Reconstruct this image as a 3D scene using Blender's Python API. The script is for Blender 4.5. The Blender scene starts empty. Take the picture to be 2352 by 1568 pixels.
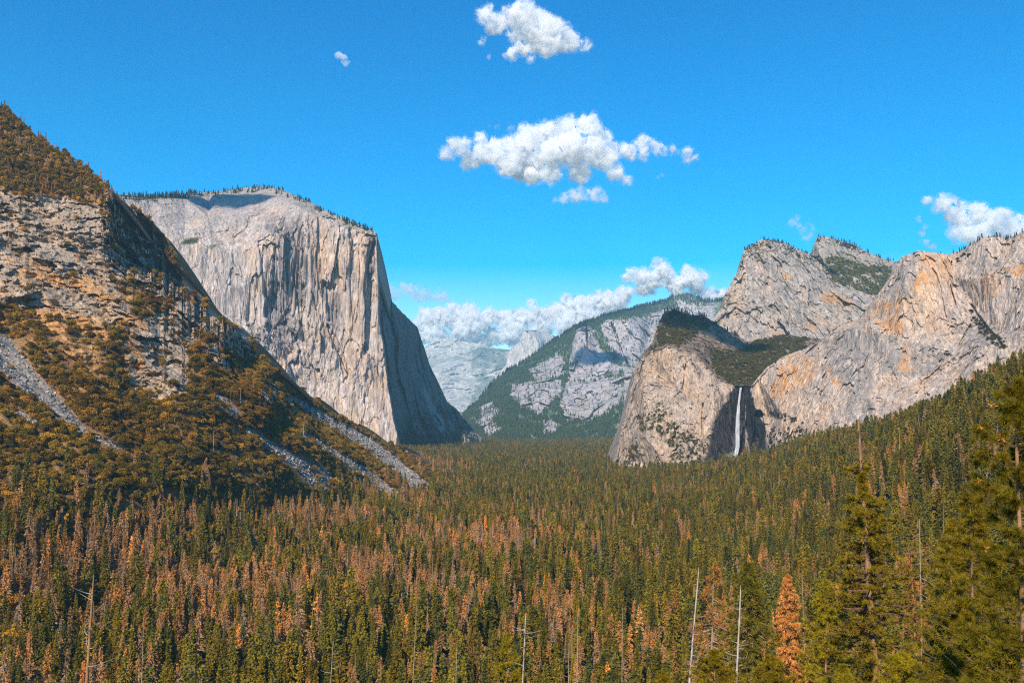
import bpy, math, random
import numpy as np
from mathutils import Vector, noise as mnoise
from mathutils.geometry import delaunay_2d_cdt
scene = bpy.context.scene
SC = scene.collection
R = math.radians
HAZE = 3.5e-5                    # density of the air, per metre
DENOISE = False
QUAL = 1.0                       # mesh resolution of the mountains
# ------------------------------------------------------------------ camera
CZ = 150.0                       # the viewpoint stands 150 m above the valley floor
F = 2025.0; PX0, PY0 = 1176.0, 784.0
TILT = math.atan(181.0/2025.0)
cam_d = bpy.data.cameras.new('camera'); cam = bpy.data.objects.new('camera', cam_d); SC.objects.link(cam)
cam.location = (0, 0, CZ); cam.rotation_euler = (math.pi/2+TILT, 0, 0)
cam_d.sensor_width = 36; cam_d.lens = 36*F/2352; cam_d.clip_start = 0.5; cam_d.clip_end = 120000
scene.camera = cam
# ------------------------------------------------------------------ light
SUN_AZ, SUN_EL = 17.0, 34.0      # degrees to the left of straight behind, degrees up
SL = np.array((-math.sin(R(SUN_AZ))*math.cos(R(SUN_EL)), -math.cos(R(SUN_AZ))*math.cos(R(SUN_EL)), math.sin(R(SUN_EL))))
world = bpy.data.worlds.new('World'); scene.world = world; world.use_nodes = True
wn = world.node_tree; wn.nodes.clear()
sky = wn.nodes.new('ShaderNodeTexSky'); sky.sky_type = 'NISHITA'; sky.sun_disc = False
sky.sun_elevation = R(SUN_EL); sky.sun_rotation = math.atan2(SL[0], SL[1]); sky.altitude = 1300
sky.air_density = 1.0; sky.dust_density = 0.4; sky.ozone_density = 2.0
hs = wn.nodes.new('ShaderNodeHueSaturation'); hs.inputs['Saturation'].default_value = 1.95; hs.inputs['Hue'].default_value = 0.488
bg = wn.nodes.new('ShaderNodeBackground'); bg.inputs['Strength'].default_value = 0.125
wo = wn.nodes.new('ShaderNodeOutputWorld')
tcw = wn.nodes.new('ShaderNodeTexCoord'); sxyz = wn.nodes.new('ShaderNodeSeparateXYZ'); wn.links.new(tcw.outputs['Generated'], sxyz.inputs[0])
for sock, lo, hi in (('Saturation', 1.2, 2.5), ('Hue', 0.487, 0.499), ('Value', 1.12, 1.12)):
    q = wn.nodes.new('ShaderNodeMapRange'); q.inputs[1].default_value = 0.02; q.inputs[2].default_value = 0.42; q.inputs[3].default_value = lo; q.inputs[4].default_value = hi
    wn.links.new(sxyz.outputs['Z'], q.inputs[0]); wn.links.new(q.outputs[0], hs.inputs[sock])
wn.links.new(sky.outputs[0], hs.inputs['Color']); wn.links.new(hs.outputs[0], bg.inputs['Color']); wn.links.new(bg.outputs[0], wo.inputs['Surface'])
sd = bpy.data.lights.new('sun', 'SUN'); sd.energy = 4.2; sd.angle = R(0.5); sd.color = (1.0, 0.88, 0.72)
sun = bpy.data.objects.new('sun', sd); SC.objects.link(sun)
sun.rotation_euler = Vector(SL).to_track_quat('Z', 'Y').to_euler()
scene.view_settings.view_transform = 'Standard'; scene.view_settings.look = 'None'
scene.view_settings.exposure = 0.5; scene.view_settings.gamma = 1.0
scene.cycles.use_denoising = DENOISE; scene.cycles.pixel_filter_type = 'BLACKMAN_HARRIS'; scene.cycles.filter_width = 1.15
scene.cycles.max_bounces = 20; scene.cycles.diffuse_bounces = 3; scene.cycles.transparent_max_bounces = 12
scene.cycles.volume_bounces = 12
scene.cycles.use_adaptive_sampling = True; scene.cycles.adaptive_threshold = 0.012

# ------------------------------------------------------------------ numeric helpers
rng = np.random.default_rng(7)
_perm = rng.permutation(256).astype(np.int32); _perm = np.concatenate([_perm, _perm, _perm])
_g = rng.normal(size=(256, 3)); _g /= np.linalg.norm(_g, axis=1)[:, None]; _g = _g.astype(np.float32)
_rv = np.concatenate([rng.random((256, 3)), rng.uniform(-1, 1, (256, 3))], 1).astype(np.float32)
def perlin(x, y, z):
    x, y, z = np.broadcast_arrays(x, y, z)
    xi = np.floor(x).astype(np.int32); yi = np.floor(y).astype(np.int32); zi = np.floor(z).astype(np.int32)
    xf, yf, zf = (x-xi).astype(np.float32), (y-yi).astype(np.float32), (z-zi).astype(np.float32)
    u = xf*xf*xf*(xf*(xf*6-15)+10); v = yf*yf*yf*(yf*(yf*6-15)+10); w = zf*zf*zf*(zf*(zf*6-15)+10)
    xi &= 255; yi &= 255; zi &= 255
    def gr(i, j, k):
        h = _perm[_perm[_perm[(xi+i) & 255]+((yi+j) & 255)]+((zi+k) & 255)]
        g = _g[h]
        return g[..., 0]*(xf-i)+g[..., 1]*(yf-j)+g[..., 2]*(zf-k)
    a = gr(0,0,0); b = gr(1,0,0); c = gr(0,1,0); d = gr(1,1,0); x0 = a+u*(b-a); x1 = c+u*(d-c); y0 = x0+v*(x1-x0)
    a = gr(0,0,1); b = gr(1,0,1); c = gr(0,1,1); d = gr(1,1,1); x0 = a+u*(b-a); x1 = c+u*(d-c); y1 = x0+v*(x1-x0)
    return (y0+w*(y1-y0))*1.6
def fbm(P, s, octv=4, gain=0.5, off=0.0, ridge=False):
    """P (...,3); s = feature size in metres, scalar or per axis"""
    s = np.broadcast_to(np.asarray(s, float), (3,))
    x, y, z = P[..., 0]/s[0]+off, P[..., 1]/s[1]+off*1.7, P[..., 2]/s[2]+off*0.6
    t = 0; a = 1.0; tot = 0
    for o in range(octv):
        n = perlin(x, y, z)
        if ridge: n = 1-2*np.abs(n)
        t = t+a*n; tot += a; a *= gain; x = x*2.03+11.3; y = y*2.03+5.1; z = z*2.03+7.7
    return t/tot
def facets(P, s, off=0.0, warp=0.35, edge=0.7):
    """fractured blocks: per-cell offset and tilt, and closeness to the cell border; s = block size per axis"""
    s = np.broadcast_to(np.asarray(s, float), (3,)); Q = P/s
    w = np.stack([fbm(Q, .9, 3, .6, off+k*5.3) for k in range(3)], -1)*warp
    Q = (Q+w+off*3.7).astype(np.float32); ci = np.floor(Q).astype(np.int32); f = Q-ci
    d1 = np.full(Q.shape[:-1], 9., np.float32); d2 = d1.copy(); val = np.zeros_like(d1)
    rv = _rv
    for i in (-1, 0, 1):
        for j in (-1, 0, 1):
            for k in (-1, 0, 1):
                h = _perm[_perm[_perm[(ci[..., 0]+i) & 255]+((ci[..., 1]+j) & 255)]+((ci[..., 2]+k) & 255)]
                g = rv[h]; dx = i+g[..., 0]-f[..., 0]; dy = j+g[..., 1]-f[..., 1]; dz = k+g[..., 2]-f[..., 2]
                d = dx*dx+dy*dy+dz*dz; m = d < d1
                v = g[..., 3]*edge+g[..., 4]*dx*1.3+g[..., 5]*dz
                d2 = np.where(m, d1, np.minimum(d2, d)); val = np.where(m, v, val); d1 = np.where(m, d, d1)
    return val, np.sqrt(d2)-np.sqrt(d1)
def sst(a, b, x): t = np.clip((x-a)/(b-a), 0, 1); return t*t*(3-2*t)
ct, st = math.cos(TILT), math.sin(TILT)
def pt(px, py, Y):
    """world point seen at (px,py) of the 2352 px wide photograph, Y metres ahead"""
    px = np.asarray(px, float); py = np.asarray(py, float)
    r = (px-PX0)/F; u = (PY0-py)/F
    dy = ct-u*st; dz = st+u*ct
    return np.stack([r/dy*Y, np.broadcast_to(Y, r.shape)*1.0, CZ+dz/dy*Y], -1)
def proj(P):
    x, y, z = P[..., 0], P[..., 1], P[..., 2]-CZ
    f = y*ct+z*st; u = -y*st+z*ct
    return PX0+x/f*F, PY0-u/f*F
def cdt_interp(ctrl, X, Y):
    """piecewise linear interpolation of control rows (x, y, value...) at X, Y"""
    c = np.array(ctrl, float)
    vs = [Vector((a, b)) for a, b in c[:, :2]]
    ov, _e, of, ori, *_ = delaunay_2d_cdt(vs, [], [], 0, 1e-4)
    val = np.array([c[o[0], 2] if o else 0 for o in ori])
    out = np.full(X.shape, np.nan)
    for f in of:
        for k in range(1, len(f)-1):
            i, j, l = f[0], f[k], f[k+1]
            (x1, y1), (x2, y2), (x3, y3) = ov[i], ov[j], ov[l]
            den = (y2-y3)*(x1-x3)+(x3-x2)*(y1-y3)
            if abs(den) < 1e-9: continue
            m = (X >= min(x1, x2, x3)-1) & (X <= max(x1, x2, x3)+1) & (Y >= min(y1, y2, y3)-1) & (Y <= max(y1, y2, y3)+1)
            a = ((y2-y3)*(X[m]-x3)+(x3-x2)*(Y[m]-y3))/den
            b = ((y3-y1)*(X[m]-x3)+(x1-x3)*(Y[m]-y3))/den
            g = 1-a-b; ok = (a > -1e-6) & (b > -1e-6) & (g > -1e-6)
            idx = np.nonzero(m); idx = tuple(q[ok] for q in idx)
            out[idx] = (a*val[i]+b*val[j]+g*val[l])[ok]
    bad = np.isnan(out)
    if bad.any():                                        # outside the hull: nearest control points
        d = (X[bad][:, None]-c[:, 0])**2+(Y[bad][:, None]-c[:, 1])**2
        w = 1/(d+50)**2
        out[bad] = (w*c[:, 2]).sum(1)/w.sum(1)
    return out
def inpoly(poly, X, Y):
    p = np.array(poly, float); ins = np.zeros(X.shape, bool); n = len(p)
    for i in range(n):
        x1, y1 = p[i]; x2, y2 = p[(i+1) % n]
        c = ((y1 > Y) != (y2 > Y))
        with np.errstate(divide='ignore', invalid='ignore'):
            ins ^= c & (X < (x2-x1)*(Y-y1)/(y2-y1+1e-12)+x1)
    return ins
def _box(pts, X, Y, mg):
    p = np.array([q[:2] for q in pts], float); x0, y0 = p.min(0)-mg; x1, y1 = p.max(0)+mg
    m = (X >= x0) & (X <= x1) & (Y >= y0) & (Y <= y1); return np.nonzero(m)
def poly_mask(polys, X, Y, P, warp=10, size=40, off=0):
    """soft patch mask: polygon tested at noise-warped positions, averaged over a few offsets"""
    m = np.zeros(X.shape)
    offs = ((0, 0), (3, 0), (-3, 0), (0, 3), (0, -3))
    for poly in polys:
        i = _box(poly, X, Y, warp+6)
        if not len(i[0]): continue
        p = P[i]; x = X[i]+fbm(p, size, 3, 0.6, off+3.1)*warp; y = Y[i]+fbm(p, size, 3, 0.6, off+9.4)*warp
        a = np.zeros(x.shape)
        for dx, dy in offs: a += inpoly(poly, x+dx, y+dy)
        m[i] = np.maximum(m[i], a/len(offs))
    return m
def line_mask(pts, X, Y, P, warp=4, size=30, off=0):
    """pts rows (x, y, half width): 1 inside the band"""
    m = np.zeros(X.shape)
    i = _box(pts, X, Y, warp+1.3*max(q[2] for q in pts))
    if not len(i[0]): return m
    p = P[i]; x = X[i]+fbm(p, size, 3, 0.6, off+1.1)*warp; y = Y[i]+fbm(p, size, 3, 0.6, off+5.4)*warp
    mm = np.zeros(x.shape)
    for (x1, y1, w1), (x2, y2, w2) in zip(pts[:-1], pts[1:]):
        dx, dy = x2-x1, y2-y1
        t = np.clip(((x-x1)*dx+(y-y1)*dy)/(dx*dx+dy*dy), 0, 1)
        d = np.hypot(x-x1-t*dx, y-y1-t*dy); w = w1+t*(w2-w1)
        mm = np.maximum(mm, 1-sst(0.75, 1.15, d/w))
    m[i] = mm
    return m
def lerp(a, b, t): return a+(b-a)*t[..., None]
def col(*c): return np.array(c, float)

# ------------------------------------------------------------------ mesh helpers
def link(o): SC.objects.link(o); return o
def np_mesh(name, V, Fq, mats=(), colr=None, smooth=True, matidx=None):
    V = np.asarray(V, np.float32).reshape(-1, 3); Fq = np.asarray(Fq, np.int32)
    me = bpy.data.meshes.new(name); k = Fq.shape[1]
    me.vertices.add(len(V)); me.vertices.foreach_set('co', V.ravel())
    me.loops.add(Fq.size); me.loops.foreach_set('vertex_index', Fq.ravel())
    me.polygons.add(len(Fq)); me.polygons.foreach_set('loop_start', np.arange(0, Fq.size, k, dtype=np.int32))
    me.polygons.foreach_set('use_smooth', np.full(len(Fq), smooth))
    if matidx is not None: me.polygons.foreach_set('material_index', np.asarray(matidx, np.int32))
    for m in mats: me.materials.append(m)
    if colr is not None:
        a = me.color_attributes.new('col', 'FLOAT_COLOR', 'POINT')
        c4 = np.ones((len(V), 4), np.float32); c4[:, :3] = np.clip(colr.reshape(-1, 3), 0, 1); a.data.foreach_set('color', c4.ravel())
    me.update(calc_edges=True)
    return me
def grid_faces(nr, nc):
    i = np.arange(nr*nc).reshape(nr, nc)
    return np.stack([i[:-1, :-1], i[1:, :-1], i[1:, 1:], i[:-1, 1:]], -1).reshape(-1, 4)
def tag(o, label=None, cat=None, group=None, kind=None):
    if label: o['label'] = label
    if cat: o['category'] = cat
    if group: o['group'] = group
    if kind: o['kind'] = kind
    return o

# ------------------------------------------------------------------ materials
def new_mat(name):
    m = bpy.data.materials.new(name); m.use_nodes = True
    nt = m.node_tree; nt.nodes.clear()
    out = nt.nodes.new('ShaderNodeOutputMaterial'); b = nt.nodes.new('ShaderNodeBsdfPrincipled')
    nt.links.new(b.outputs[0], out.inputs[0])
    b.inputs['Roughness'].default_value = 0.9; b.inputs['Specular IOR Level'].default_value = 0.15
    return m, nt, b, out
def mnode(nt, t, **kw):
    n = nt.nodes.new(t)
    for k, v in kw.items(): setattr(n, k, v)
    return n
def mat_rock(name, s1, bump, dist, amt=0.35, zs=0.22):
    m, nt, b, out = new_mat(name)
    a = mnode(nt, 'ShaderNodeAttribute', attribute_name='col'); g = mnode(nt, 'ShaderNodeNewGeometry')
    mp = mnode(nt, 'ShaderNodeMapping'); mp.inputs['Scale'].default_value = (1, 1, zs); nt.links.new(g.outputs['Position'], mp.inputs[0])
    n = mnode(nt, 'ShaderNodeTexNoise'); n.inputs['Scale'].default_value = 1/s1; n.inputs['Detail'].default_value = 6; n.inputs['Roughness'].default_value = 0.65
    nt.links.new(mp.outputs[0], n.inputs['Vector'])
    mr = mnode(nt, 'ShaderNodeMapRange'); mr.inputs[1].default_value = 0.3; mr.inputs[2].default_value = 0.7
    mr.inputs[3].default_value = 1-amt; mr.inputs[4].default_value = 1+amt; nt.links.new(n.outputs[0], mr.inputs[0])
    mx = mnode(nt, 'ShaderNodeVectorMath', operation='SCALE'); nt.links.new(a.outputs['Color'], mx.inputs[0]); nt.links.new(mr.outputs[0], mx.inputs['Scale'])
    nt.links.new(mx.outputs[0], b.inputs['Base Color'])
    v = mnode(nt, 'ShaderNodeTexVoronoi', feature='F1'); v.inputs['Scale'].default_value = 1/(s1*1.3); nt.links.new(mp.outputs[0], v.inputs['Vector'])
    ad = mnode(nt, 'ShaderNodeMath', operation='MULTIPLY_ADD'); nt.links.new(v.outputs['Distance'], ad.inputs[0]); ad.inputs[1].default_value = 0.5; nt.links.new(n.outputs[0], ad.inputs[2])
    bp = mnode(nt, 'ShaderNodeBump'); bp.inputs['Strength'].default_value = bump; bp.inputs['Distance'].default_value = dist
    nt.links.new(ad.outputs[0], bp.inputs['Height']); nt.links.new(bp.outputs[0], b.inputs['Normal'])
    return m
M_ROCK = mat_rock('granite', 9, 0.8, 4, .3)
M_ROCKN = mat_rock('granite_close', 6, 0.8, 3, 0.4, 1.3)
M_FAR = mat_rock('granite_far', 90, 0.8, 40, 0.25)
M_GROUND = mat_rock('forest_soil', 3, 0.5, 1, .35, 1.0)

# ------------------------------------------------------------------ relief builder
class Surf: pass
def relief(name, top, bot, ctrl, nc, nr, depth_noise, mat, colour, back=400, warp=6, warp_size=120, jag=0, jag_size=8, smooth=0, vpow=1.0):
    """a mountain face standing at its real distance: skyline and foot traced in the photograph, depth in metres
    from control points, broken up with world-space noise, and a back that falls away behind the skyline."""
    nc = int(nc*QUAL); nr = int(nr*QUAL)
    top = np.array(top, float); bot = np.array(bot, float)
    xs = np.linspace(top[0, 0], top[-1, 0], nc)
    yt = np.interp(xs, top[:, 0], top[:, 1]); yb = np.interp(xs, bot[:, 0], bot[:, 1])
    yt0 = yt.copy()
    if jag:
        q = np.stack([xs/jag_size, np.zeros(nc), np.zeros(nc)], -1)
        jg = (jag(xs) if callable(jag) else jag); yt = yt+fbm(q, 1, 4, 0.65, len(name))*jg+np.clip(fbm(q, .7, 2, 0.6, 3.3)*5, -1, 1)*jg*.22
    v = np.linspace(0, 1, nr)[:, None]**vpow
    X = np.broadcast_to(xs[None], (nr, nc)); Yp = yt0[None]*(1-v)+np.maximum(yb, yt0+4)[None]*v+(yt-yt0)[None]*(1-v)**9     # the jagged skyline fades out below the top
    D0 = cdt_interp(ctrl, X, Yp)
    P = pt(X, Yp, D0)
    if warp:
        wx = fbm(P, warp_size, 4, 0.55, 2.2)*warp; wy = fbm(P, warp_size, 4, 0.55, 7.7)*warp
        D0 = cdt_interp(ctrl, X+wx, Yp+wy)
    if smooth:
        for ax, k in ((0, int(smooth*nr/760)), (1, int(smooth*nc/1100))):
            if k < 1: continue
            for _ in range(2):
                pad = [(0, 0), (0, 0)]; pad[ax] = (k+1, k)
                c = np.cumsum(np.pad(D0, pad, mode='edge'), axis=ax); n_ = D0.shape[ax]; L = 2*k+1
                hi = np.take(c, np.arange(L, L+n_), axis=ax); lo = np.take(c, np.arange(0, n_), axis=ax); D0 = (hi-lo)/L
    P = pt(X, Yp, D0)
    D = D0+depth_noise(P, X, Yp)
    P = pt(X, Yp, D)
    C = colour(P, X, Yp)
    s = Surf(); s.P, s.X, s.Y, s.C, s.name = P, X, Yp, C, name
    # back side: continue behind the skyline, falling
    nb = 8; B = []
    t0 = P[0]
    for k in range(nb, 0, -1):
        f = (k/nb)**1.5
        q = t0+np.array([0, 1, 0])*back*f; q[:, 2] -= (t0[:, 2]-(-30))*0.75*f**1.3+2*f
        B.append(q)
    V = np.concatenate([np.stack(B), P]); CC = np.concatenate([np.stack([C[0]]*nb), C])
    me = np_mesh(name, V, grid_faces(nr+nb, nc), [mat], CC)
    o = link(bpy.data.objects.new(name, me)); tag(o, kind='structure')
    s.obj = o
    return s
def scatter(s, mask, n, seed=0, steep=None):
    """n random points on surface s, weighted by true area x mask"""
    r = np.random.default_rng(seed); P = s.P
    a = P[1:, :-1]-P[:-1, :-1]; b = P[:-1, 1:]-P[:-1, :-1]
    nrm = np.cross(a, b); ar = np.linalg.norm(nrm, axis=-1)
    pa = np.hypot(a[..., 0], a[..., 1])*np.hypot(b[..., 0], b[..., 1])
    w = np.minimum(ar, ar)*mask[:-1, :-1]
    w = w.ravel()/w.sum()
    i = r.choice(len(w), n, p=w); nc = P.shape[1]-1; ri, ci = i//nc, i % nc
    u = r.random(n)[:, None]; v = r.random(n)[:, None]
    return (P[ri, ci]*(1-u)*(1-v)+P[ri+1, ci]*u*(1-v)+P[ri, ci+1]*(1-u)*v+P[ri+1, ci+1]*u*v), ri, ci

#@@MOUNTAINS
# granite colouring shared by the near walls
def granite(P, X, Y, base, warm, grey, streak=(16, 16, 240), seed=0, sd=0.5):
    n1 = fbm(P, (90, 90, 260), 4, 0.55, seed+1.0)
    n2 = fbm(P, streak, 4, 0.6, seed+4.0)
    n3 = fbm(P, (30, 30, 45), 4, 0.6, seed+8.0)
    C = lerp(np.broadcast_to(base, P.shape), warm, sst(-0.05, 0.45, n1))
    C = lerp(C, grey, sst(0.0, 0.55, n2)*0.8)
    C = C*(1+sd*0.4*n3+sd*0.5*fbm(P, (streak[0]*.35, streak[0]*.35, streak[2]*.4), 4, 0.6, seed+6))[..., None]
    return np.clip(C, 0.01, 0.9)

# --- left slope -----------------------------------------------------
LS_TOP = [(-60,200),(0,240),(14,246),(31,266),(58,283),(68,307),(85,317),(109,331),(126,341),(147,355),(164,369),(185,381),(202,396),(219,408),(239,427),(256,437),(273,457),(284,471),(294,481),(321,492),(338,509),(355,536),(362,555),(376,560),(383,580),(400,598),(410,618),(419,642),(424,666),(431,671),(453,692),(472,700),(491,722),(507,739),(529,751),(545,751),(558,768),(575,793),(596,815),(617,838),(634,852),(642,869),(663,890),(693,903),(735,928),(777,962),(819,979),(861,1004),(903,1025),(920,1033),(1000,1078),(1060,1112),(1100,1135),(1140,1150)]
LS_BOT = [(-60,1610),(0,1568),(200,1520),(400,1450),(600,1380),(800,1300),(1000,1220),(1100,1180),(1140,1160)]
LS_C = [(-60,200,1680),(0,240,1650),(109,331,1600),(202,396,1560),(256,437,1500),(294,481,1640),(338,509,1660),(355,536,1700),(383,580,1700),(424,666,1760),(472,700,1500),(529,751,1480),(560,768,1640),(596,815,1700),(634,852,1520),(645,872,1660),(693,903,1880),(777,962,2050),(861,1004,2250),(920,1033,2400),(1060,1112,2080),(1140,1150,1750),
 (245,500,1430),(240,600,1370),(300,645,1380),(370,665,1420),(430,685,1440),(330,600,1600),(290,540,1580),(385,640,1640),
 (-60,500,1320),(0,500,1350),(100,480,1420),(0,560,1310),(90,555,1340),(180,560,1370),(0,620,1240),(100,640,1255),(200,660,1300),(0,700,1190),(100,720,1200),(0,790,1090),(100,800,1110),(200,800,1150),(200,870,1110),(300,750,1230),(300,860,1170),(400,800,1280),(400,880,1180),(500,800,1370),(520,900,1280),(600,870,1440),(620,900,1400),(660,915,1560),(700,960,1600),(-60,1000,900),(0,1000,930),(200,1000,1000),(400,1000,1090),(600,1000,1290),(700,1010,1430),(800,1050,1650),(900,1100,1800),
 (-60,1150,770),(0,1150,800),(200,1130,880),(400,1110,1010),(600,1090,1200),(0,1300,700),(200,1250,830),(400,1200,980),(600,1180,1180),(800,1150,1480),(1000,1140,1760),
 (-60,1610,520),(0,1568,545),(200,1520,590),(400,1450,650),(600,1380,760),(800,1300,950),(1000,1220,1260),(1140,1160,1640)]
LS_STREAK = [[(-20,775,14),(0,800,26),(60,870,22),(130,930,17),(190,990,8)],[(40,945,5),(95,978,5)],[(215,1000,4),(280,1035,7)],[(500,908,5),(545,952,6)],[(570,985,5),(620,1020,7),(680,1058,12),(735,1100,22)],[(665,915,6),(760,970,9),(850,1020,11),(900,1060,11),(985,1140,14)],[(700,1000,4),(760,1035,5),(850,1095,9),(905,1142,12)],[(860,1030,4),(960,1100,6),(1000,1135,6)]]
LS_GRASS = [[(20,590),(90,605),(200,640),(300,680),(290,700),(180,670),(40,650)],[(60,700),(150,715),(230,740),(260,830),(200,860),(150,800),(90,745)],[(290,760),(330,790),(330,860),(300,850)],[(270,720),(340,735),(360,760),(300,750)]]
LS_ROCK = [[(-60,430),(230,470),(260,640),(300,720),(250,760),(120,715),(-60,690)],[(280,740),(430,700),(480,740),(440,800),(420,900),(330,880)],[(240,420),(280,460),(450,690),(440,720),(360,690),(240,610)],[(440,690),(560,745),(600,820),(560,830),(470,760)],[(-60,440),(70,445),(60,600),(-60,610)],[(40,500),(100,495),(190,480),(250,520),(250,610),(200,640),(90,600),(0,590),(0,540)],[(-60,625),(60,650),(180,665),(290,690),(300,730),(230,745),(120,712),(60,715),(-60,690)],[(250,430),(300,480),(350,530),(430,680),(370,665),(290,640),(245,590),(240,500)],[(490,720),(530,752),(540,790),(500,780)],[(420,690),(480,720),(490,760),(440,750)],[(290,760),(360,790),(390,900),(300,910),(280,840)],[(520,750),(560,760),(600,820),(560,810)],[(600,880),(640,870),(640,915),(610,920)],[(345,860),(400,850),(420,905),(350,915)],[(460,790),(510,800),(530,860),(490,850)]]
def ls_masks(P, X, Y):
    if getattr(ls_masks, 'c', None) is not None and ls_masks.c[0] is X: return ls_masks.c[1]
    st_ = np.zeros(X.shape)
    for k, l in enumerate(LS_STREAK): st_ = np.maximum(st_, line_mask([(a, b, c*1.25+1) for a, b, c in l], X, Y, P, 7, 26, k))
    gr_ = poly_mask(LS_GRASS, X, Y, P, 22, 60, 3)
    rk = poly_mask(LS_ROCK, X, Y, P, 26, 60, 8)
    ls_masks.c = (X, (st_, gr_, rk)); return st_, gr_, rk
def ls_noise(P, X, Y):
    st_, gr_, rk = ls_masks(P, X, Y)
    cc = -X*.60+Y*.80; ss = X*.80+Y*.60; Q = np.stack([cc/75, ss/330, np.zeros(X.shape)], -1)
    up = sst(1130, 930, Y-.06*X)
    d = -34*fbm(Q, 1, 4, 0.55, 3, True)*(.25+.75*up)+24*fbm(P, (90, 90, 160), 4, 0.5, 1)*(0.35+0.65*up)
    f1, e1 = facets(P, (55, 55, 32), 1.0, .5); f2, e2 = facets(P, (20, 20, 13), 2.0, .5); f3, e3 = facets(P, (8, 8, 7), 3.0, .5)
    bo = 1+1.4*inpoly([(235,430),(300,440),(450,640),(450,700),(360,690),(240,610)], X, Y)
    led = f1*13*bo+f2*6*bo+f3*2.6+bo*5*fbm(P, (60, 60, 10), 3, 0.6, 5, True)
    d = d+led*np.clip(rk+0.3*gr_+0.22*up, 0, 1)*(1-st_)
    return d+st_*(5+1.6*fbm(P, 3, 3, 0.7, 4))
def ls_col(P, X, Y):
    st_, gr_, rk = ls_masks(P, X, Y)
    n = fbm(P, 25, 4, 0.6, 3); n2 = fbm(P, 6, 3, 0.6, 13)
    soil = lerp(np.broadcast_to(col(.20,.105,.04), P.shape), col(.34,.19,.08), sst(-.3, .5, n))
    rock = granite(P, X, Y, col(.40,.30,.215), col(.45,.29,.16), col(.17,.145,.125), (12, 12, 12), 2, 1.3)
    grass = lerp(np.broadcast_to(col(.56,.29,.10), P.shape), col(.40,.22,.09), sst(-.3, .5, n2))
    tal = np.broadcast_to(col(.24,.215,.19), P.shape)*(1+0.5*fbm(P, 2.5, 2, 0.7, 1)+.5*fbm(P, 14, 3, 0.7, 31))[..., None]
    C = lerp(soil, rock, np.clip(rk*1.2, 0, 1)); C = lerp(C, grass, gr_*sst(-.35, .1, n)); C = lerp(C, tal, st_)
    return C
LS = relief('hillside', LS_TOP, LS_BOT, LS_C, 1100, 760, ls_noise, M_ROCKN, ls_col, back=900, warp=9, warp_size=60, jag=lambda x: 16+40*sst(240, 290, x)*sst(640, 560, x), jag_size=17, smooth=5)

# --- the great granite wall on the left --------------------------------
EC_TOP = [(180,455),(268,447),(356,450),(419,446),(482,440),(533,436),(567,430),(609,428),(651,436),(676,448),(714,465),(756,488),(798,505),(840,522),(861,532),(865.5,541),(867,591),(870,655),(886,676),(920,713),(958,751),(971,789),(983,831),(1004,873),(1025,920),(1046,936),(1067,962),(1088,987),(1118,1017),(1150,1035)]
EC_BOT = [(180,1060),(920,1060),(1150,1056)]
nose = [(866,545),(867,591),(869,655),(869,730),(880,789),(886,844),(895,907),(903,962),(920,1029),(926,1060)]
EC_C = [(180,455,3300),(268,447,3500),(356,450,3700),(419,446,3800),(482,440,3900),(533,436,3950),(567,430,3900),(609,428,3850),(651,436,3750),(676,448,3650),(714,465,3600),(756,488,3560),(798,505,3530),(840,522,3500),(861,532,3480),
 (180,475,3050),(268,458,3200),(356,458,3350),(430,458,3480),(500,458,3560),(560,456,3600),(600,452,3620),(640,458,3560),(640,500,3430),(560,500,3440),(480,500,3400),(690,480,3450),(740,505,3450),(790,525,3455),(840,545,3450),
 (300,560,3120),(420,560,3230),(520,580,3300),(640,560,3370),(600,640,3330),(760,600,3420),(660,700,3400),(620,750,3330),(700,800,3360),(800,750,3400),(180,1060,2900),(450,700,3180),(560,800,3200),(700,950,3260),(820,900,3320),(800,1060,3180),(600,1060,3050),(860,1000,3290)]
EC_C += [(x, y, 3440-(y-545)*0.22) for x, y in nose]
EC_C += [(x+3.5, y, 3440-(y-545)*0.22+90) for x, y in nose[2:]]
EC_C += [(886,676,3750),(920,713,4050),(958,751,4350),(971,789,4430),(983,831,4480),(1004,873,4500),(1025,920,4560),(1046,936,4600),(1067,962,4620),(1088,987,4500),(1118,1017,4480),(1150,1035,4500),(1150,1056,4350),
 (930,850,4010),(960,850,4260),(950,960,3900),(1000,960,4220),(960,1060,3600),(1020,1060,3900),(1052,1010,4380),(1066,1000,4350),(1075,1056,4280),(1110,1056,4300),(1048,1056,4100)]
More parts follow.
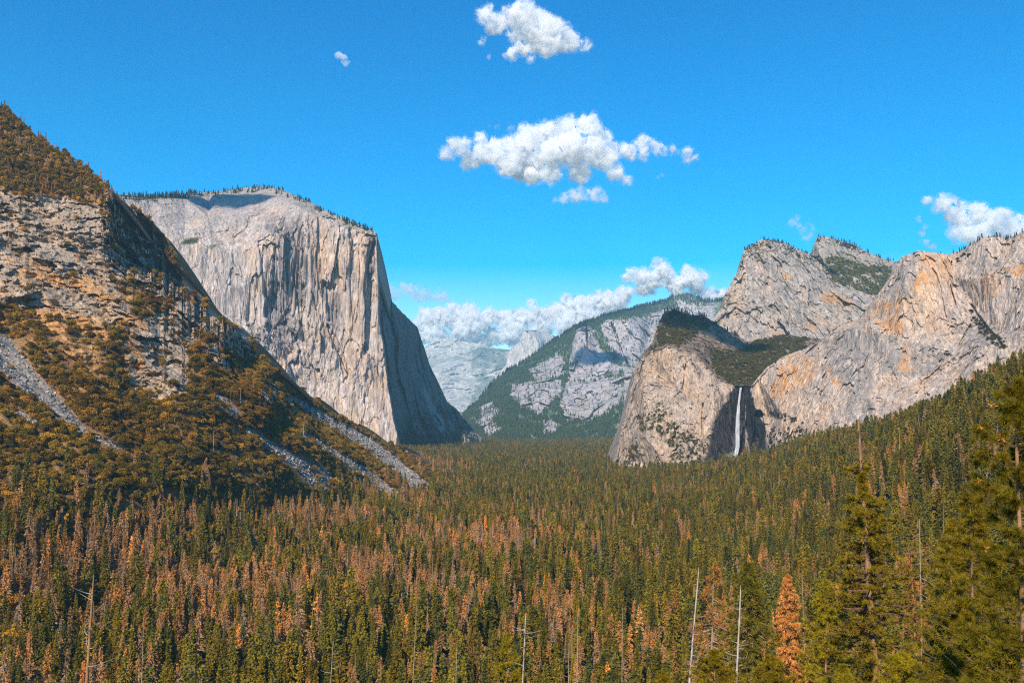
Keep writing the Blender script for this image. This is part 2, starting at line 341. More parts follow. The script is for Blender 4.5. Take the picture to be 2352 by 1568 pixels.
def ec_noise(P, X, Y):
    sw = 1-sst(-1, 3, X-np.interp(Y, [n[1] for n in nose], [n[0] for n in nose]))
    a = sst(540, 650, X+.25*(Y-600))*sst(470, 540, Y)*sw*(1-.75*sst(820, 920, Y))     # the fluted right half
    f1, e1 = facets(P, (60, 60, 560), 1.0, .5, .5); f2, e2 = facets(P, (19, 19, 240), 2.0, .4, .5); f3, e3 = facets(P, (9, 9, 60), 3.0)
    d = sw*(f1*(6+27*a)+f2*(2.6+9*a)+f3*(1.2+1.6*a))+sw*3*fbm(P, (9, 9, 120), 3, .6, 33)
    d = d+sw*(sst(.12, 0, e1)*8*a)
    d = d-sw*a*30*fbm(P, (70, 70, 620), 3, 0.5, 2, True)+16*fbm(P, (260, 260, 400), 3, 0.5, 9)*sw
    s2 = 1-sw
    g1, _ = facets(P, (150, 150, 600), 4.0); g2, _ = facets(P, (45, 45, 160), 5.0)
    d = d+s2*(g1*38+g2*12)
    rec = poly_mask([[(640,500),(690,490),(700,560),(690,700),(700,790),(660,830),(610,800),(612,700),(628,600)],[(740,640),(768,650),(772,740),(750,735)],[(836,560),(860,560),(864,690),(846,700)]], X, Y, P, 22, 90, 4)
    rec = rec*sst(495, 590, Y)
    d = d+rec*sw*(22+40*np.abs(fbm(P, (30, 30, 500), 3, .6, 8)))
    fl = line_mask([(752,745,3),(775,795,8),(800,862,2)], X, Y, P, 5, 60, 1); return d+34*fl
def ec_col(P, X, Y):
    C = granite(P, X, Y, col(.44,.365,.32), col(.52,.37,.265), col(.21,.185,.175), (22, 22, 420), 3, 1.1)
    fv, fe = facets(P, (26, 26, 330), 7.0); C = C*(1+.2*fv-.12*sst(.07, .0, fe))[..., None]
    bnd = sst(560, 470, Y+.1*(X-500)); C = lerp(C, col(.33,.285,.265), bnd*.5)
    xn = np.interp(Y, [n[1] for n in nose], [n[0] for n in nose])
    tan = sst(640, 760, X)*sst(480, 600, Y)*sst(-.1, .5, fbm(P, (50, 50, 300), 3, 0.5, 21))
    C = lerp(C, col(.50,.35,.22), tan*0.7)
    # darker patches over the recessed parts of the wall
    dk = poly_mask([[(618,520),(690,500),(700,600),(690,720),(680,800),(640,830),(600,790),(610,690),(640,600)],[(735,660),(775,680),(770,760),(740,740)],[(838,520),(866,545),(866,650),(842,640)]], X, Y, P, 34, 120, 4)
    C = lerp(C, col(.15,.13,.135), dk*sst(-.5, .2, fbm(P, (18, 18, 200), 3, 0.5, 17))*0.75)
    lt = poly_mask([[(600,780),(700,860),(880,860),(910,1040),(560,1040),(450,760)]], X, Y, P, 30, 200, 14)
    C = lerp(C, C*1.08+0.01, lt)
    # rim and summit: broken, with scrub
    yt = np.interp(X, [a[0] for a in EC_TOP], [a[1] for a in EC_TOP])
    rim = sst(26, 3, Y-yt)*(X < 870)
    C = lerp(C, col(.34,.30,.25), rim*0.6); C = lerp(C, col(.09,.085,.03), rim*sst(.05, .3, fbm(P, 22, 3, 0.6, 2)))
    bush = poly_mask([[(412,560),(425,548),(458,545),(455,556),(430,562)],[(470,566),(500,562),(498,568)]], X, Y, P, 6, 20, 5)
    C = lerp(C, col(.06,.06,.02), bush)
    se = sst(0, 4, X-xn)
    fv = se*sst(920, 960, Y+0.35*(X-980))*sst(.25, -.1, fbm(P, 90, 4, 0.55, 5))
    C = lerp(C, C*col(.36,.42,.44), se)  # shade of the right-hand face put into its rock colour
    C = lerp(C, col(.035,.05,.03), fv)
    ch = line_mask([(975,900,5),(1000,950,8),(1030,1005,8)], X, Y, P, 10, 60, 6)
    C = lerp(C, col(.35,.33,.30), ch*0.7)
    C = lerp(C, col(.36,.31,.28), sst(1048, 1060, X)*sst(990, 1000, Y+0*X)*0.8)  # sunlit buttress painted lighter again than the shade-darkened face
    return C
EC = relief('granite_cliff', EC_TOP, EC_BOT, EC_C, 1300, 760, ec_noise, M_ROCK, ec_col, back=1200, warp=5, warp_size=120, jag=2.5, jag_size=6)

# --- far domes -----------------------------------------------------------
CR_TOP = [(940,830),(976,797),(999,783),(1030,774),(1058,779),(1082,786),(1096,788),(1107,783),(1120,795),(1141,800),(1169,802),(1230,806),(1330,830)]
CR_BOT = [(940,1000),(1330,1000)]
CR_C = [(940,830,17500),(976,797,17500),(1030,774,17500),(1082,786,17300),(1107,783,17000),(1141,800,16800),(1169,802,16500),(1330,830,16500),(1000,830,16500),(1060,860,15600),(1100,830,15900),(1130,850,15600),(1000,900,14600),(1060,930,13800),(1120,900,14600),(1160,860,15200),(940,1000,12500),(1100,1000,12500),(1330,1000,12500)]
def cr_noise(P, X, Y): return 420*fbm(P, (900, 900, 700), 5, 0.55, 2, True)+60*fbm(P, (150, 150, 400), 3, 0.6, 3)
def cr_col(P, X, Y):
    C = granite(P, X, Y, col(.52,.48,.43), col(.56,.52,.46), col(.40,.38,.36), (120, 120, 500), 4, 0.8)
    v = sst(.02, .3, fbm(P, (700, 700, 300), 5, 0.6, 8))*(0.55+0.45*sst(1040, 1110, X))
    v = np.maximum(v, poly_mask([[(1075,800),(1110,800),(1165,806),(1165,845),(1120,830)],[(1060,826),(1100,822),(1130,840),(1110,850)],[(1105,860),(1160,870),(1120,950),(1070,960)]], X, Y, P, 14, 400, 9)*0.8)
    return lerp(C, col(.11,.14,.09), v*0.85)
CR = relief('distant_mountain', CR_TOP, CR_BOT, CR_C, 420, 240, cr_noise, M_FAR, cr_col, back=3000, warp=4, warp_size=900, jag=1.2, jag_size=8)
HD_TOP = [(1105,930),(1120,900),(1140,860),(1158,842),(1163,836),(1166,814),(1176,797),(1193,786),(1199,769),(1204,760),(1221,758),(1242,758),(1260,764),(1273,771),(1283,779),(1310,800),(1380,850)]
HD_BOT = [(1105,1000),(1380,1000)]
HD_C = [(1105,930,13500),(1140,860,13900),(1163,836,14000),(1176,797,14050),(1193,786,14050),(1204,760,14100),(1221,758,14500),(1242,758,14800),(1260,764,14900),(1283,779,14900),(1380,850,14800),(1212,766,14080),(1226,772,14100),(1238,790,14100),(1240,820,14060),(1205,830,13950),(1175,850,13900),(1250,800,14450),(1290,830,14500),(1250,780,14500),(1200,900,13400),(1105,1000,12300),(1380,1000,12000),(1230,860,13700)]
def hd_noise(P, X, Y): return 60*fbm(P, (160, 160, 700), 4, 0.6, 2, True)+40*fbm(P, (300, 300, 300), 3, 0.5, 3)
def hd_col(P, X, Y):
    C = granite(P, X, Y, col(.52,.46,.41), col(.58,.50,.42), col(.36,.34,.33), (60, 60, 500), 4, 0.9)
    v = sst(835, 880, Y)*sst(-.1, .3, fbm(P, 300, 4, 0.6, 8)); return lerp(C, col(.13,.16,.12), v*0.75)
HD = relief('distant_dome', HD_TOP, HD_BOT, HD_C, 420, 260, hd_noise, M_FAR, hd_col, back=1500, warp=2, warp_size=400, jag=0.6)

# --- the ridge across the valley -----------------------------------------
MR_TOP = [(1040,975),(1068,950),(1093,929),(1110,908),(1127,887),(1145,870),(1169,852),(1197,835),(1225,818),(1253,797),(1280,779),(1301,765),(1326,752),(1353,740),(1388,729),(1423,719),(1458,710),(1492,699),(1531,691),(1545,682),(1560,677),(1580,675),(1598,680),(1614,691),(1640,690),(1680,686),(1760,690)]
MR_BOT = [(1040,1040),(1760,1040)]
MR_C = [(1040,975,6600),(1068,950,6700),(1110,908,7000),(1145,870,7300),(1197,835,7600),(1253,797,7900),(1301,765,8000),(1353,740,8100),(1423,719,8300),(1492,699,8700),(1545,682,9000),(1580,675,9100),(1614,691,9000),(1680,686,9000),(1760,690,9000),
 (1205,850,7200),(1250,840,7100),(1300,790,7400),(1318,790,7050),(1322,760,7250),(1338,748,7100),(1345,800,6850),(1322,860,6800),(1360,760,7250),(1370,800,7050),(1385,830,6850),(1390,740,7350),(1400,730,7600),(1420,735,7300),(1445,735,7250),(1470,760,7300),(1500,750,7700),(1540,710,8400),(1430,800,7000),(1470,830,6900),(1400,870,6500),(1450,870,6400),(1330,900,6450),(1290,870,6700),(1240,890,6450),(1200,900,6500),(1170,930,6200),(1230,940,6000),(1290,900,6400),(1270,960,5900),(1160,960,6000),(1350,960,6000),(1300,970,5900),(1420,960,5700),(1500,900,6000),(1760,900,6000),(1040,1040,5600),(1150,1040,5400),(1300,1040,5300),(1500,1040,5200),(1760,1040,5200),(1190,980,5800),(1110,960,6200)]
MR_ROCK = [[(1210,850),(1270,820),(1300,860),(1230,880)],[(1440,730),(1640,700),(1640,760),(1500,900),(1440,860)],[(1090,940),(1130,920),(1150,950),(1110,985)],[(1250,960),(1290,975),(1270,1000),(1240,990)],[(1322,748),(1340,742),(1362,758),(1372,790),(1400,820),(1440,845),(1420,862),(1300,880),(1312,800)],[(1385,735),(1460,728),(1500,735),(1500,800),(1440,845),(1400,800),(1380,760)],[(1300,880),(1430,865),(1430,920),(1380,960),(1300,972),(1285,940)],[(1172,880),(1290,870),(1290,905),(1240,955),(1200,940),(1170,910)],[(1075,955),(1170,985),(1120,1010)],[(1480,900),(1500,830),(1500,1000),(1405,1010)],[(1430,850),(1500,820),(1500,960),(1430,960)],[(1275,810),(1300,820),(1290,850),(1275,840)],[(1490,720),(1540,705),(1640,700),(1640,740),(1500,760)]]
def mr_noise(P, X, Y):
    rk = poly_mask(MR_ROCK, X, Y, P, 10, 120, 3)
    f1, e1 = facets(P, (170, 170, 420), 1.0); f2, e2 = facets(P, (60, 60, 150), 2.0)
    return 90*fbm(P, (500, 500, 700), 4, 0.5, 2, True)+rk*(f1*45+f2*17)+18*fbm(P, (40, 40, 40), 3, 0.6, 4)+200*line_mask([(1347,752,2),(1350,800,2.5)], X, Y, P, 3, 80, 1)+130*line_mask([(1405,740,2),(1425,800,2),(1440,835,3)], X, Y, P, 5, 80, 2)
def mr_col(P, X, Y):
    rk = poly_mask(MR_ROCK, X, Y, P, 12, 120, 3)
    veg = lerp(np.broadcast_to(col(.10,.15,.07), P.shape), col(.17,.21,.10), sst(-.3, .4, fbm(P, 120, 4, 0.6, 6)))
    veg = lerp(veg, col(.36,.32,.30), sst(.02, .35, fbm(P, 110, 4, 0.65, 16))*0.75*(.4+.6*sst(1150, 1300, X)))
    C = lerp(veg, granite(P, X, Y, col(.44,.39,.385), col(.47,.39,.35), col(.29,.27,.275), (40, 40, 300), 5, 0.9), rk*0.95)
    C = lerp(C, col(.55,.49,.44), poly_mask([[(1528,695),(1545,680),(1580,672),(1616,692),(1600,704),(1560,706)]], X, Y, P, 4, 100, 2))
    C = lerp(C, col(.40,.37,.33), line_mask([(1362,950,3),(1325,985,8),(1310,1000,4)], X, Y, P, 4, 60, 2)*0.9)
    C = lerp(C, col(.40,.37,.33), line_mask([(1455,880,3),(1440,920,5),(1410,1000,6)], X, Y, P, 4, 60, 8)*0.5)
    return C
MR = relief('wooded_mountain', MR_TOP, MR_BOT, MR_C, 900, 480, mr_noise, M_FAR, mr_col, back=2500, warp=4, warp_size=300, jag=2, jag_size=5, smooth=3)

# --- right side peaks -----------------------------------------------------
HC_TOP = [(1780,640),(1866,600),(1870,577),(1872,556),(1879,543),(1900,543),(1929,552),(1958,560),(1982,573),(2011,587),(2040,598),(2061,600),(2120,612),(2200,640)]
HC_BOT = [(1780,720),(2200,760)]
HC_C = [(1780,640,4300),(1866,600,4250),(1871,556,4200),(1900,543,4230),(1982,573,4350),(2061,600,4450),(2200,640,4500),(1890,600,4120),(1930,590,4180),(1940,640,4000),(2000,640,4060),(2030,620,4200),(1780,720,3900),(2000,700,3800),(2200,760,3900)]
def hc_noise(P, X, Y): return 18*fbm(P, (70, 70, 160), 4, 0.6, 2, True)+facets(P, (45, 45, 60), 1.0)[0]*14+facets(P, (18, 18, 24), 2.0)[0]*5
HC_VEG = [[(1890,590),(1930,590),(2000,610),(2050,612),(2045,660),(2020,680),(1960,665),(1920,650),(1900,630)]]
def hc_col(P, X, Y):
    C = granite(P, X, Y, col(.34,.29,.24), col(.38,.29,.2), col(.2,.18,.17), (20, 20, 60), 6, 1)
    v = poly_mask(HC_VEG, X, Y, P, 16, 60, 6)*sst(.3, 0, fbm(P, 60, 3, .6, 4)); return lerp(C, col(.10,.095,.025), v*0.9)
HC = relief('rocky_peak', HC_TOP, HC_BOT, HC_C, 420, 200, hc_noise, M_ROCK, hc_col, back=600, warp=4, warp_size=60, jag=3, jag_size=5)

MC_TOP = [(1600,775),(1628,745),(1639,732),(1659,703),(1668,670),(1693,625),(1703,608),(1709,575),(1726,560),(1751,549),(1775,552),(1804,558),(1829,571),(1854,580),(1876,588),(1893,600),(1898,625),(1916,650),(1958,666),(1990,674),(2015,683),(2100,700)]
MC_BOT = [(1600,830),(1700,840),(1900,840),(2100,830)]
MC_C = [(1600,775,3350),(1639,732,3350),(1668,670,3400),(1703,608,3430),(1709,575,3440),(1726,560,3500),(1751,549,3560),(1804,558,3620),(1854,580,3680),(1893,600,3720),(1916,650,3650),(1958,666,3620),(2015,683,3600),(2100,700,3600),
 (1715,610,3400),(1750,600,3440),(1800,610,3500),(1850,630,3540),(1750,700,3330),(1800,700,3370),(1860,700,3430),(1930,710,3480),(1700,720,3280),(1720,780,3220),(1600,830,3150),(1800,790,3230),(1900,790,3300),(2000,740,3450),(1900,840,3200),(2100,830,3300),(1700,840,3120)]
def mc_noise(P, X, Y): return facets(P, (100, 100, 260), 1.0, .5, .35)[0]*26+facets(P, (34, 34, 80), 2.0)[0]*11+facets(P, (14, 14, 24), 3.0)[0]*4+30*fbm(P, 200, 4, 0.5, 6)
def mc_col(P, X, Y):
    C = granite(P, X, Y, col(.38,.32,.27), col(.46,.33,.23), col(.17,.155,.145), (18, 18, 90), 7, 1.3)
    C = lerp(C, col(.52,.27,.08), poly_mask([[(1880,675),(1920,670),(1955,690),(1960,712),(1920,700),(1890,695)],[(1795,620),(1815,635),(1805,645)],[(1740,560),(1760,556),(1750,570)],[(1840,750),(1870,735),(1880,760)]], X, Y, P, 14, 50, 6)*0.6)
    v = poly_mask([[(1709,575),(1726,562),(1760,552),(1830,575),(1870,600),(1840,602),(1790,572),(1760,580),(1750,600)],[(1650,700),(1690,650),(1670,720)],[(1840,700),(1870,690),(1860,712)]], X, Y, P, 12, 40, 9)*sst(-.1, .25, fbm(P, 16, 3, .6, 4))
    return lerp(C, col(.08,.075,.03), v*0.85)
MC = relief('granite_peak', MC_TOP, MC_BOT, MC_C, 700, 440, mc_noise, M_ROCK, mc_col, back=700, warp=5, warp_size=80, jag=3, jag_size=6)

LC_TOP = [(1405,1075),(1419,1039),(1428,985),(1448,902),(1457,848),(1477,811),(1498,786),(1510,753),(1523,720),(1535,712),(1556,714),(1589,722),(1622,728),(1643,741),(1668,757),(1693,770),(1717,784),(1760,778),(1800,768),(1850,775),(1900,780),(1960,790)]
LC_BOT = [(1405,1100),(1960,1100)]
LC_C = [(1405,1075,2650),(1419,1039,2650),(1428,985,2650),(1448,902,2680),(1457,848,2720),(1477,811,2800),(1498,786,2850),(1510,753,2900),(1523,720,2930),(1535,712,2980),(1589,722,3060),(1643,741,3120),(1693,770,3170),(1717,784,3200),(1800,768,3250),(1850,775,3250),(1960,790,3250),
 (1474,820,2690),(1500,800,2640),(1530,795,2600),(1560,800,2570),(1600,815,2555),(1630,850,2550),(1650,870,2545),(1686,884,2550),(1720,886,2560),(1790,870,2620),(1880,850,2680),(1960,850,2700),
 (1560,760,2900),(1640,790,2900),(1680,830,2780),(1740,830,2820),(1640,830,2740),
 (1480,900,2560),(1560,900,2520),(1640,920,2500),(1480,1000,2500),(1560,1000,2460),(1640,1010,2450),(1665,950,2520),(1690,950,2580),(1715,960,2580),(1690,1040,2500),(1660,1060,2440),(1730,1060,2480),(1405,1100,2500),(1560,1100,2380),(1640,1100,2380),(1760,1100,2450),(1960,1100,2500)]
LC_WET = [[(1686,886),(1728,884),(1736,930),(1736,970),(1745,1010),(1752,1045),(1700,1065),(1640,1085),(1620,1055),(1630,1000),(1650,945),(1670,915)]]
def lc_noise(P, X, Y):
    rimy = np.interp(X, [1474,1500,1530,1560,1600,1630,1650,1686,1720,1960], [820,800,795,800,815,850,870,884,886,850])
    wall = sst(-2, 10, Y-rimy)
    return wall*(facets(P, (44, 44, 230), 1.0, .5, .35)[0]*14+facets(P, (17, 17, 75), 2.0, .4, .5)[0]*6+facets(P, (7, 7, 18), 3.0)[0]*2.2+22*fbm(P, 120, 4, .55, 9))+(1-wall)*(16*fbm(P, 60, 4, 0.6, 5)+facets(P, (42, 42, 26), 5.0)[0]*11+facets(P, (16, 16, 12), 6.0)[0]*4)\
        +22*line_mask([(1614,925,1.6),(1612,990,2),(1616,1040,1.5)], X, Y, P, 3, 60, 4)
LC_BUSH = [[(1468,960),(1520,930),(1560,980),(1600,1010),(1625,1020),(1620,1035),(1580,1025),(1560,1040),(1510,1000),(1490,990),(1465,985)],[(1500,920),(1520,925),(1540,960),(1510,950)],[(1545,1040),(1600,1030),(1620,1060),(1560,1075),(1530,1072)],[(1460,1010),(1480,1040),(1440,1075),(1430,1060)]]
LC_TOPVEG = [[(1625,800),(1680,810),(1760,770),(1850,775),(1850,800),(1780,850),(1720,885),(1690,884),(1650,870),(1640,840)],[(1510,750),(1535,712),(1640,740),(1600,770),(1560,790),(1510,790)]]
def lc_col(P, X, Y):
    C = granite(P, X, Y, col(.42,.325,.25), col(.50,.34,.22), col(.19,.165,.15), (12, 12, 90), 8, 1.3)
    rimy = np.interp(X, [1474,1500,1530,1560,1600,1630,1650,1686,1720,1960], [820,800,795,800,815,850,870,884,886,850])
    topm = 1-sst(-2, 6, Y-rimy)
    C = lerp(C, lerp(np.broadcast_to(col(.30,.20,.14), P.shape), col(.12,.09,.055), sst(-.25, .25, fbm(P, 22, 4, .65, 3))), topm*(.55+.45*sst(.3, 0, fbm(P, 30, 3, .6, 77))))
    v = poly_mask(LC_TOPVEG, X, Y, P, 14, 50, 6)*sst(.35, .05, fbm(P, 30, 3, .6, 4)); C = lerp(C, col(.07,.065,.02), v*0.9)
    v = poly_mask(LC_BUSH, X, Y, P, 12, 40, 9)*sst(-.15, .15, fbm(P, 14, 3, .6, 4)); C = lerp(C, col(.10,.085,.03), v*0.8)
    og = sst(.25, .5, fbm(P, (30, 30, 50), 3, .6, 24)); C = lerp(C, col(.5,.30,.12), og*0.4*(1-topm))
    w = poly_mask(LC_WET, X, Y, P, 9, 26, 5)*(0.93+0.25*fbm(P, (8, 8, 60), 3, .6, 2)); C = lerp(C, col(.016,.011,.012), np.clip(w, 0, 1)); C = lerp(C, col(.2,.17,.16), (w > .5)*sst(.35, .55, fbm(P, (6, 6, 40), 3, .6, 22))*.7)
    return C
LC = relief('waterfall_cliff', LC_TOP, LC_BOT, LC_C, 1050, 700, lc_noise, M_ROCK, lc_col, back=500, warp=3, warp_size=60, jag=3, jag_size=6)

LT_TOP = [(1712,905),(1722,888),(1742,868),(1759,846),(1800,817),(1846,802),(1883,784),(1916,753),(1941,741),(1970,736),(1999,703),(2024,666),(2049,633),(2061,608),(2074,589),(2111,575),(2148,580),(2177,585),(2206,575),(2239,556),(2256,544),(2285,541),(2309,548),(2330,542),(2352,531),(2460,500)]
LT_BOT = [(1712,1090),(1800,1090),(2460,1000)]
LT_C = [(1712,905,2560),(1742,868,2530),(1759,846,2520),(1800,817,2500),(1846,802,2480),(1883,784,2420),(1941,741,2370),(1970,736,2330),(1999,703,2310),(2049,633,2290),(2074,589,2260),(2111,575,2235),(2177,585,2235),(2206,575,2225),(2256,544,2150),(2309,548,2120),(2352,531,2080),(2460,500,1950),
 (1725,930,2500),(1730,960,2480),(1745,950,2530),(1765,955,2520),(1770,1000,2420),(1730,1010,2500),(1712,1090,2400),(1800,960,2360),(1850,900,2330),(1880,830,2340),(1950,760,2310),(1960,800,2270),(2080,650,2200),(2150,620,2190),(2190,640,2200),(2180,720,2150),(2130,780,2120),(2050,820,2130),(2000,740,2230),(2060,770,2160),(1960,900,2170),(2060,900,2080),(2200,800,2060),(2230,760,2100),(2215,700,2150),(2270,640,2080),(2352,640,1980),(2352,760,1900),(2290,760,2020),(2250,800,1960),(2240,700,2140),(2460,700,1800),(2460,1000,1700),(2200,1000,1800),(1950,1000,2100),(1800,1090,2300)]
def lt_noise(P, X, Y):
    d = facets(P, (55, 55, 330), 1.0, .5, .3)[0]*13+facets(P, (20, 20, 110), 2.0, .4, .4)[0]*5+facets(P, (8, 8, 24), 3.0)[0]*1.8-5*fbm(P, (22, 22, 300), 3, .6, 19, True)+20*fbm(P, 180, 4, .5, 9)
    for k, l in enumerate(([(1910,742,1.5),(1880,790,2),(1850,812,1.5)],[(2230,700,2),(2262,745,3),(2300,790,3)],[(2186,600,2),(2180,650,2.5),(2195,700,1.5)],[(2230,745,2),(2205,790,2)],[(1880,800,1.5),(1873,860,1.5)])):
        d = d+16*line_mask(l, X, Y, P, 3, 60, k)
    alc = line_mask([(1742,950,9),(1745,985,12),(1735,1020,8)], X, Y, P, 2, 30, 7); d = d+45*alc
    return d
LT_OR = [[(2120,590),(2150,585),(2185,600),(2190,700),(2160,640),(2130,650),(2100,670),(2095,640)],[(2020,690),(2060,690),(2080,760),(2040,770),(1990,730)],[(2230,650),(2270,640),(2350,600),(2352,640),(2260,690)],[(2075,790),(2110,800),(2105,850),(2070,850)],[(1900,850),(1940,870),(1930,900)],[(1790,830),(1850,810),(1870,860),(1800,920),(1770,900)]]
LT_GR = [[(2060,610),(2100,600),(2110,640),(2040,720),(1990,730)],[(1890,790),(1960,750),(2010,770),(2000,960),(1960,990),(1950,900),(1900,860)],[(2250,600),(2300,590),(2320,640),(2260,640)],[(2180,720),(2260,720),(2280,790),(2200,800)],[(2000,760),(2200,800),(2150,860),(2020,860)]]
def lt_col(P, X, Y):
    C = granite(P, X, Y, col(.47,.37,.30), col(.54,.375,.25), col(.22,.20,.185), (11, 11, 170), 9, 1.2)
    C = lerp(C, col(.24,.22,.205), poly_mask(LT_GR, X, Y, P, 26, 120, 6)*sst(-.4, .2, fbm(P, (16, 16, 150), 3, .6, 4))*0.8)
    C = lerp(C, col(.60,.27,.06), poly_mask(LT_OR, X, Y, P, 26, 90, 3)*sst(-.25, .35, fbm(P, (14, 14, 90), 3, .6, 7))*0.75)
    C = lerp(C, col(.66,.56,.48), sst(.3, .6, fbm(P, (22, 22, 140), 3, .6, 27))*0.6)
    v = poly_mask([[(2225,700),(2250,740),(2310,790),(2300,810),(2250,760)],[(1770,990),(1860,980),(1850,1050),(1760,1040)],[(1760,950),(1790,940),(1850,975),(1800,965)]], X, Y, P, 10, 30, 9)*sst(-.05, .15, fbm(P, 12, 3, .6, 4)); C = lerp(C, col(.09,.08,.03), v*0.8)
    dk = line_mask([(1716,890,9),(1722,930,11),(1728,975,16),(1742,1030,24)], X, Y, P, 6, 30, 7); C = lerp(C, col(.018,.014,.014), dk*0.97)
    ar = line_mask([(1740,962,8),(1748,985,12),(1745,1015,12)], X, Y, P, 3, 30, 9); C = lerp(C, col(.03,.028,.022), ar)  # shade under the overhanging alcove painted into the rock colour
    C = lerp(C, col(.22,.20,.19), line_mask([(1762,1020,3),(1758,1060,6)], X, Y, P, 3, 30, 9)*0.5)
    return C
LT = relief('granite_wall', LT_TOP, LT_BOT, LT_C, 1200, 760, lt_noise, M_ROCK, lt_col, back=500, warp=3, warp_size=80, jag=3, jag_size=6)
#@@TERRAIN
# ------------------------------------------------------------------ valley ground
G = [tuple(pt(a, b, c)) for a, b, c in [(2352,850,950),(2250,870,1150),(2165,925,1400),(2050,968,1650),(1950,988,1850),(1860,1005,2050),(1810,1070,2250),(1720,1052,2420),(1690,1078,2380),(1650,1090,2330),(1440,1090,2500)]]
G = [(a, b, c-26 if b < 2300 else c-8) for a, b, c in G]
G += [(0,0,147.5),(0,12,141),(0,60,112),(0,120,85),(0,200,45),(0,280,15),(0,350,2),(-120,0,125),(-120,100,70),(-120,200,22),(-120,300,3),(-300,0,60),(-300,200,0),(150,0,165),(60,60,118),(60,120,95),(60,200,62),(150,100,125),(150,200,85),(150,300,50),(150,400,20),(150,500,5),
 (300,200,150),(300,400,85),(300,600,42),(300,800,18),(300,1000,6),(450,300,240),(450,500,170),(450,700,150),(450,900,125),(450,1150,70),(450,1500,30),(420,1900,8),(560,1600,70),(560,1900,50),(700,700,275),(800,1000,275),(900,1600,190),(0,-200,190),(0,-2000,200),(-400,-300,100),(400,-300,300),
 (-2000,-2000,100),(2000,-2000,200),(0,450,0),(-150,600,0),(0,800,0),(150,700,0),(100,1000,0),(-200,1000,0),(200,1400,0),(0,1600,0),(300,1500,0),(-200,1800,0),(150,2000,0),(350,2200,2),(-300,2400,4),(0,2600,0),(350,2600,5),(-400,2900,18),(-500,3300,38),(-430,3500,20),(0,3300,0),(300,3200,0),(-200,3300,3),(-150,4000,6),(-300,4200,12),(200,4000,0),(600,4000,0),(0,5000,0),(600,5000,0),(-400,5000,10),(0,6500,5),(800,6500,10),(0,9000,0),(0,16000,-60),(-5000,3000,0),(5000,3000,50),(-6000,12000,0),(8000,12000,0),(-400,700,0),(-350,1300,0)]
G = np.array(G, float)
def _rbf():
    d = np.hypot(G[:, None, 0]-G[None, :, 0], G[:, None, 1]-G[None, :, 1])
    n = len(G); A = np.zeros((n+3, n+3)); A[:n, :n] = d; A[:n, n] = 1; A[:n, n+1] = G[:, 0]/1000; A[:n, n+2] = G[:, 1]/1000; A[n:, :n] = A[:n, n:].T
    b = np.zeros(n+3); b[:n] = G[:, 2]
    return np.linalg.lstsq(A, b, rcond=None)[0]
GW = _rbf()
def gz(x, y):
    x = np.asarray(x, float); y = np.asarray(y, float); o = np.full(x.shape, GW[-3])+GW[-2]*x/1000+GW[-1]*y/1000
    for k in range(len(G)): o = o+GW[k]*np.hypot(x-G[k, 0], y-G[k, 1])
    return o
az = np.concatenate([np.linspace(-180, -36, 30)[:-1], np.linspace(-36, 36, 500), np.linspace(36, 180, 30)[1:]])
rr = np.concatenate([[0.0], np.geomspace(3, 19500, 420)])
AZ, RR = np.meshgrid(np.radians(az), rr)
gx, gy = np.sin(AZ)*RR, np.cos(AZ)*RR
gzv = gz(gx, gy); GP = np.stack([gx, gy, gzv], -1)
amp = np.clip(gzv/40, 0.15, 1)*np.clip((RR-20)/150, 0, 1)
GP[..., 2] += 5*fbm(GP, 60, 3, 0.5, 3)*amp
n = fbm(GP, 20, 4, 0.6, 5)
gc = lerp(np.broadcast_to(col(.05,.035,.015), GP.shape), col(.13,.08,.04), sst(-.3, .5, n))
GXp, GYp = PX0+F*gx/np.maximum(gy, 1), PY0*0+965-(GP[..., 2]-CZ)/np.maximum(gy, 1)*F
tal = poly_mask([[(2168,925),(2190,918),(2200,935),(2160,975),(2125,975),(2130,955)],[(1830,1078),(1900,1060),(1895,1075),(1838,1092)],[(1025,1030),(1040,1030),(1062,1048),(1050,1048)],[(2010,985),(2040,990),(2030,1000)]], GXp, GYp, GP, 6, 30, 3)*(gy > 900)
gc = lerp(gc, col(.36,.34,.32), tal)
gm = np_mesh('valley_ground', GP, grid_faces(*AZ.shape)[:, ::-1], [M_GROUND], gc)
gnd = link(bpy.data.objects.new('valley_ground', gm)); tag(gnd, kind='structure')
GS = Surf(); GS.P = GP; GS.X = GXp; GS.Y = GYp; GS.tal = tal

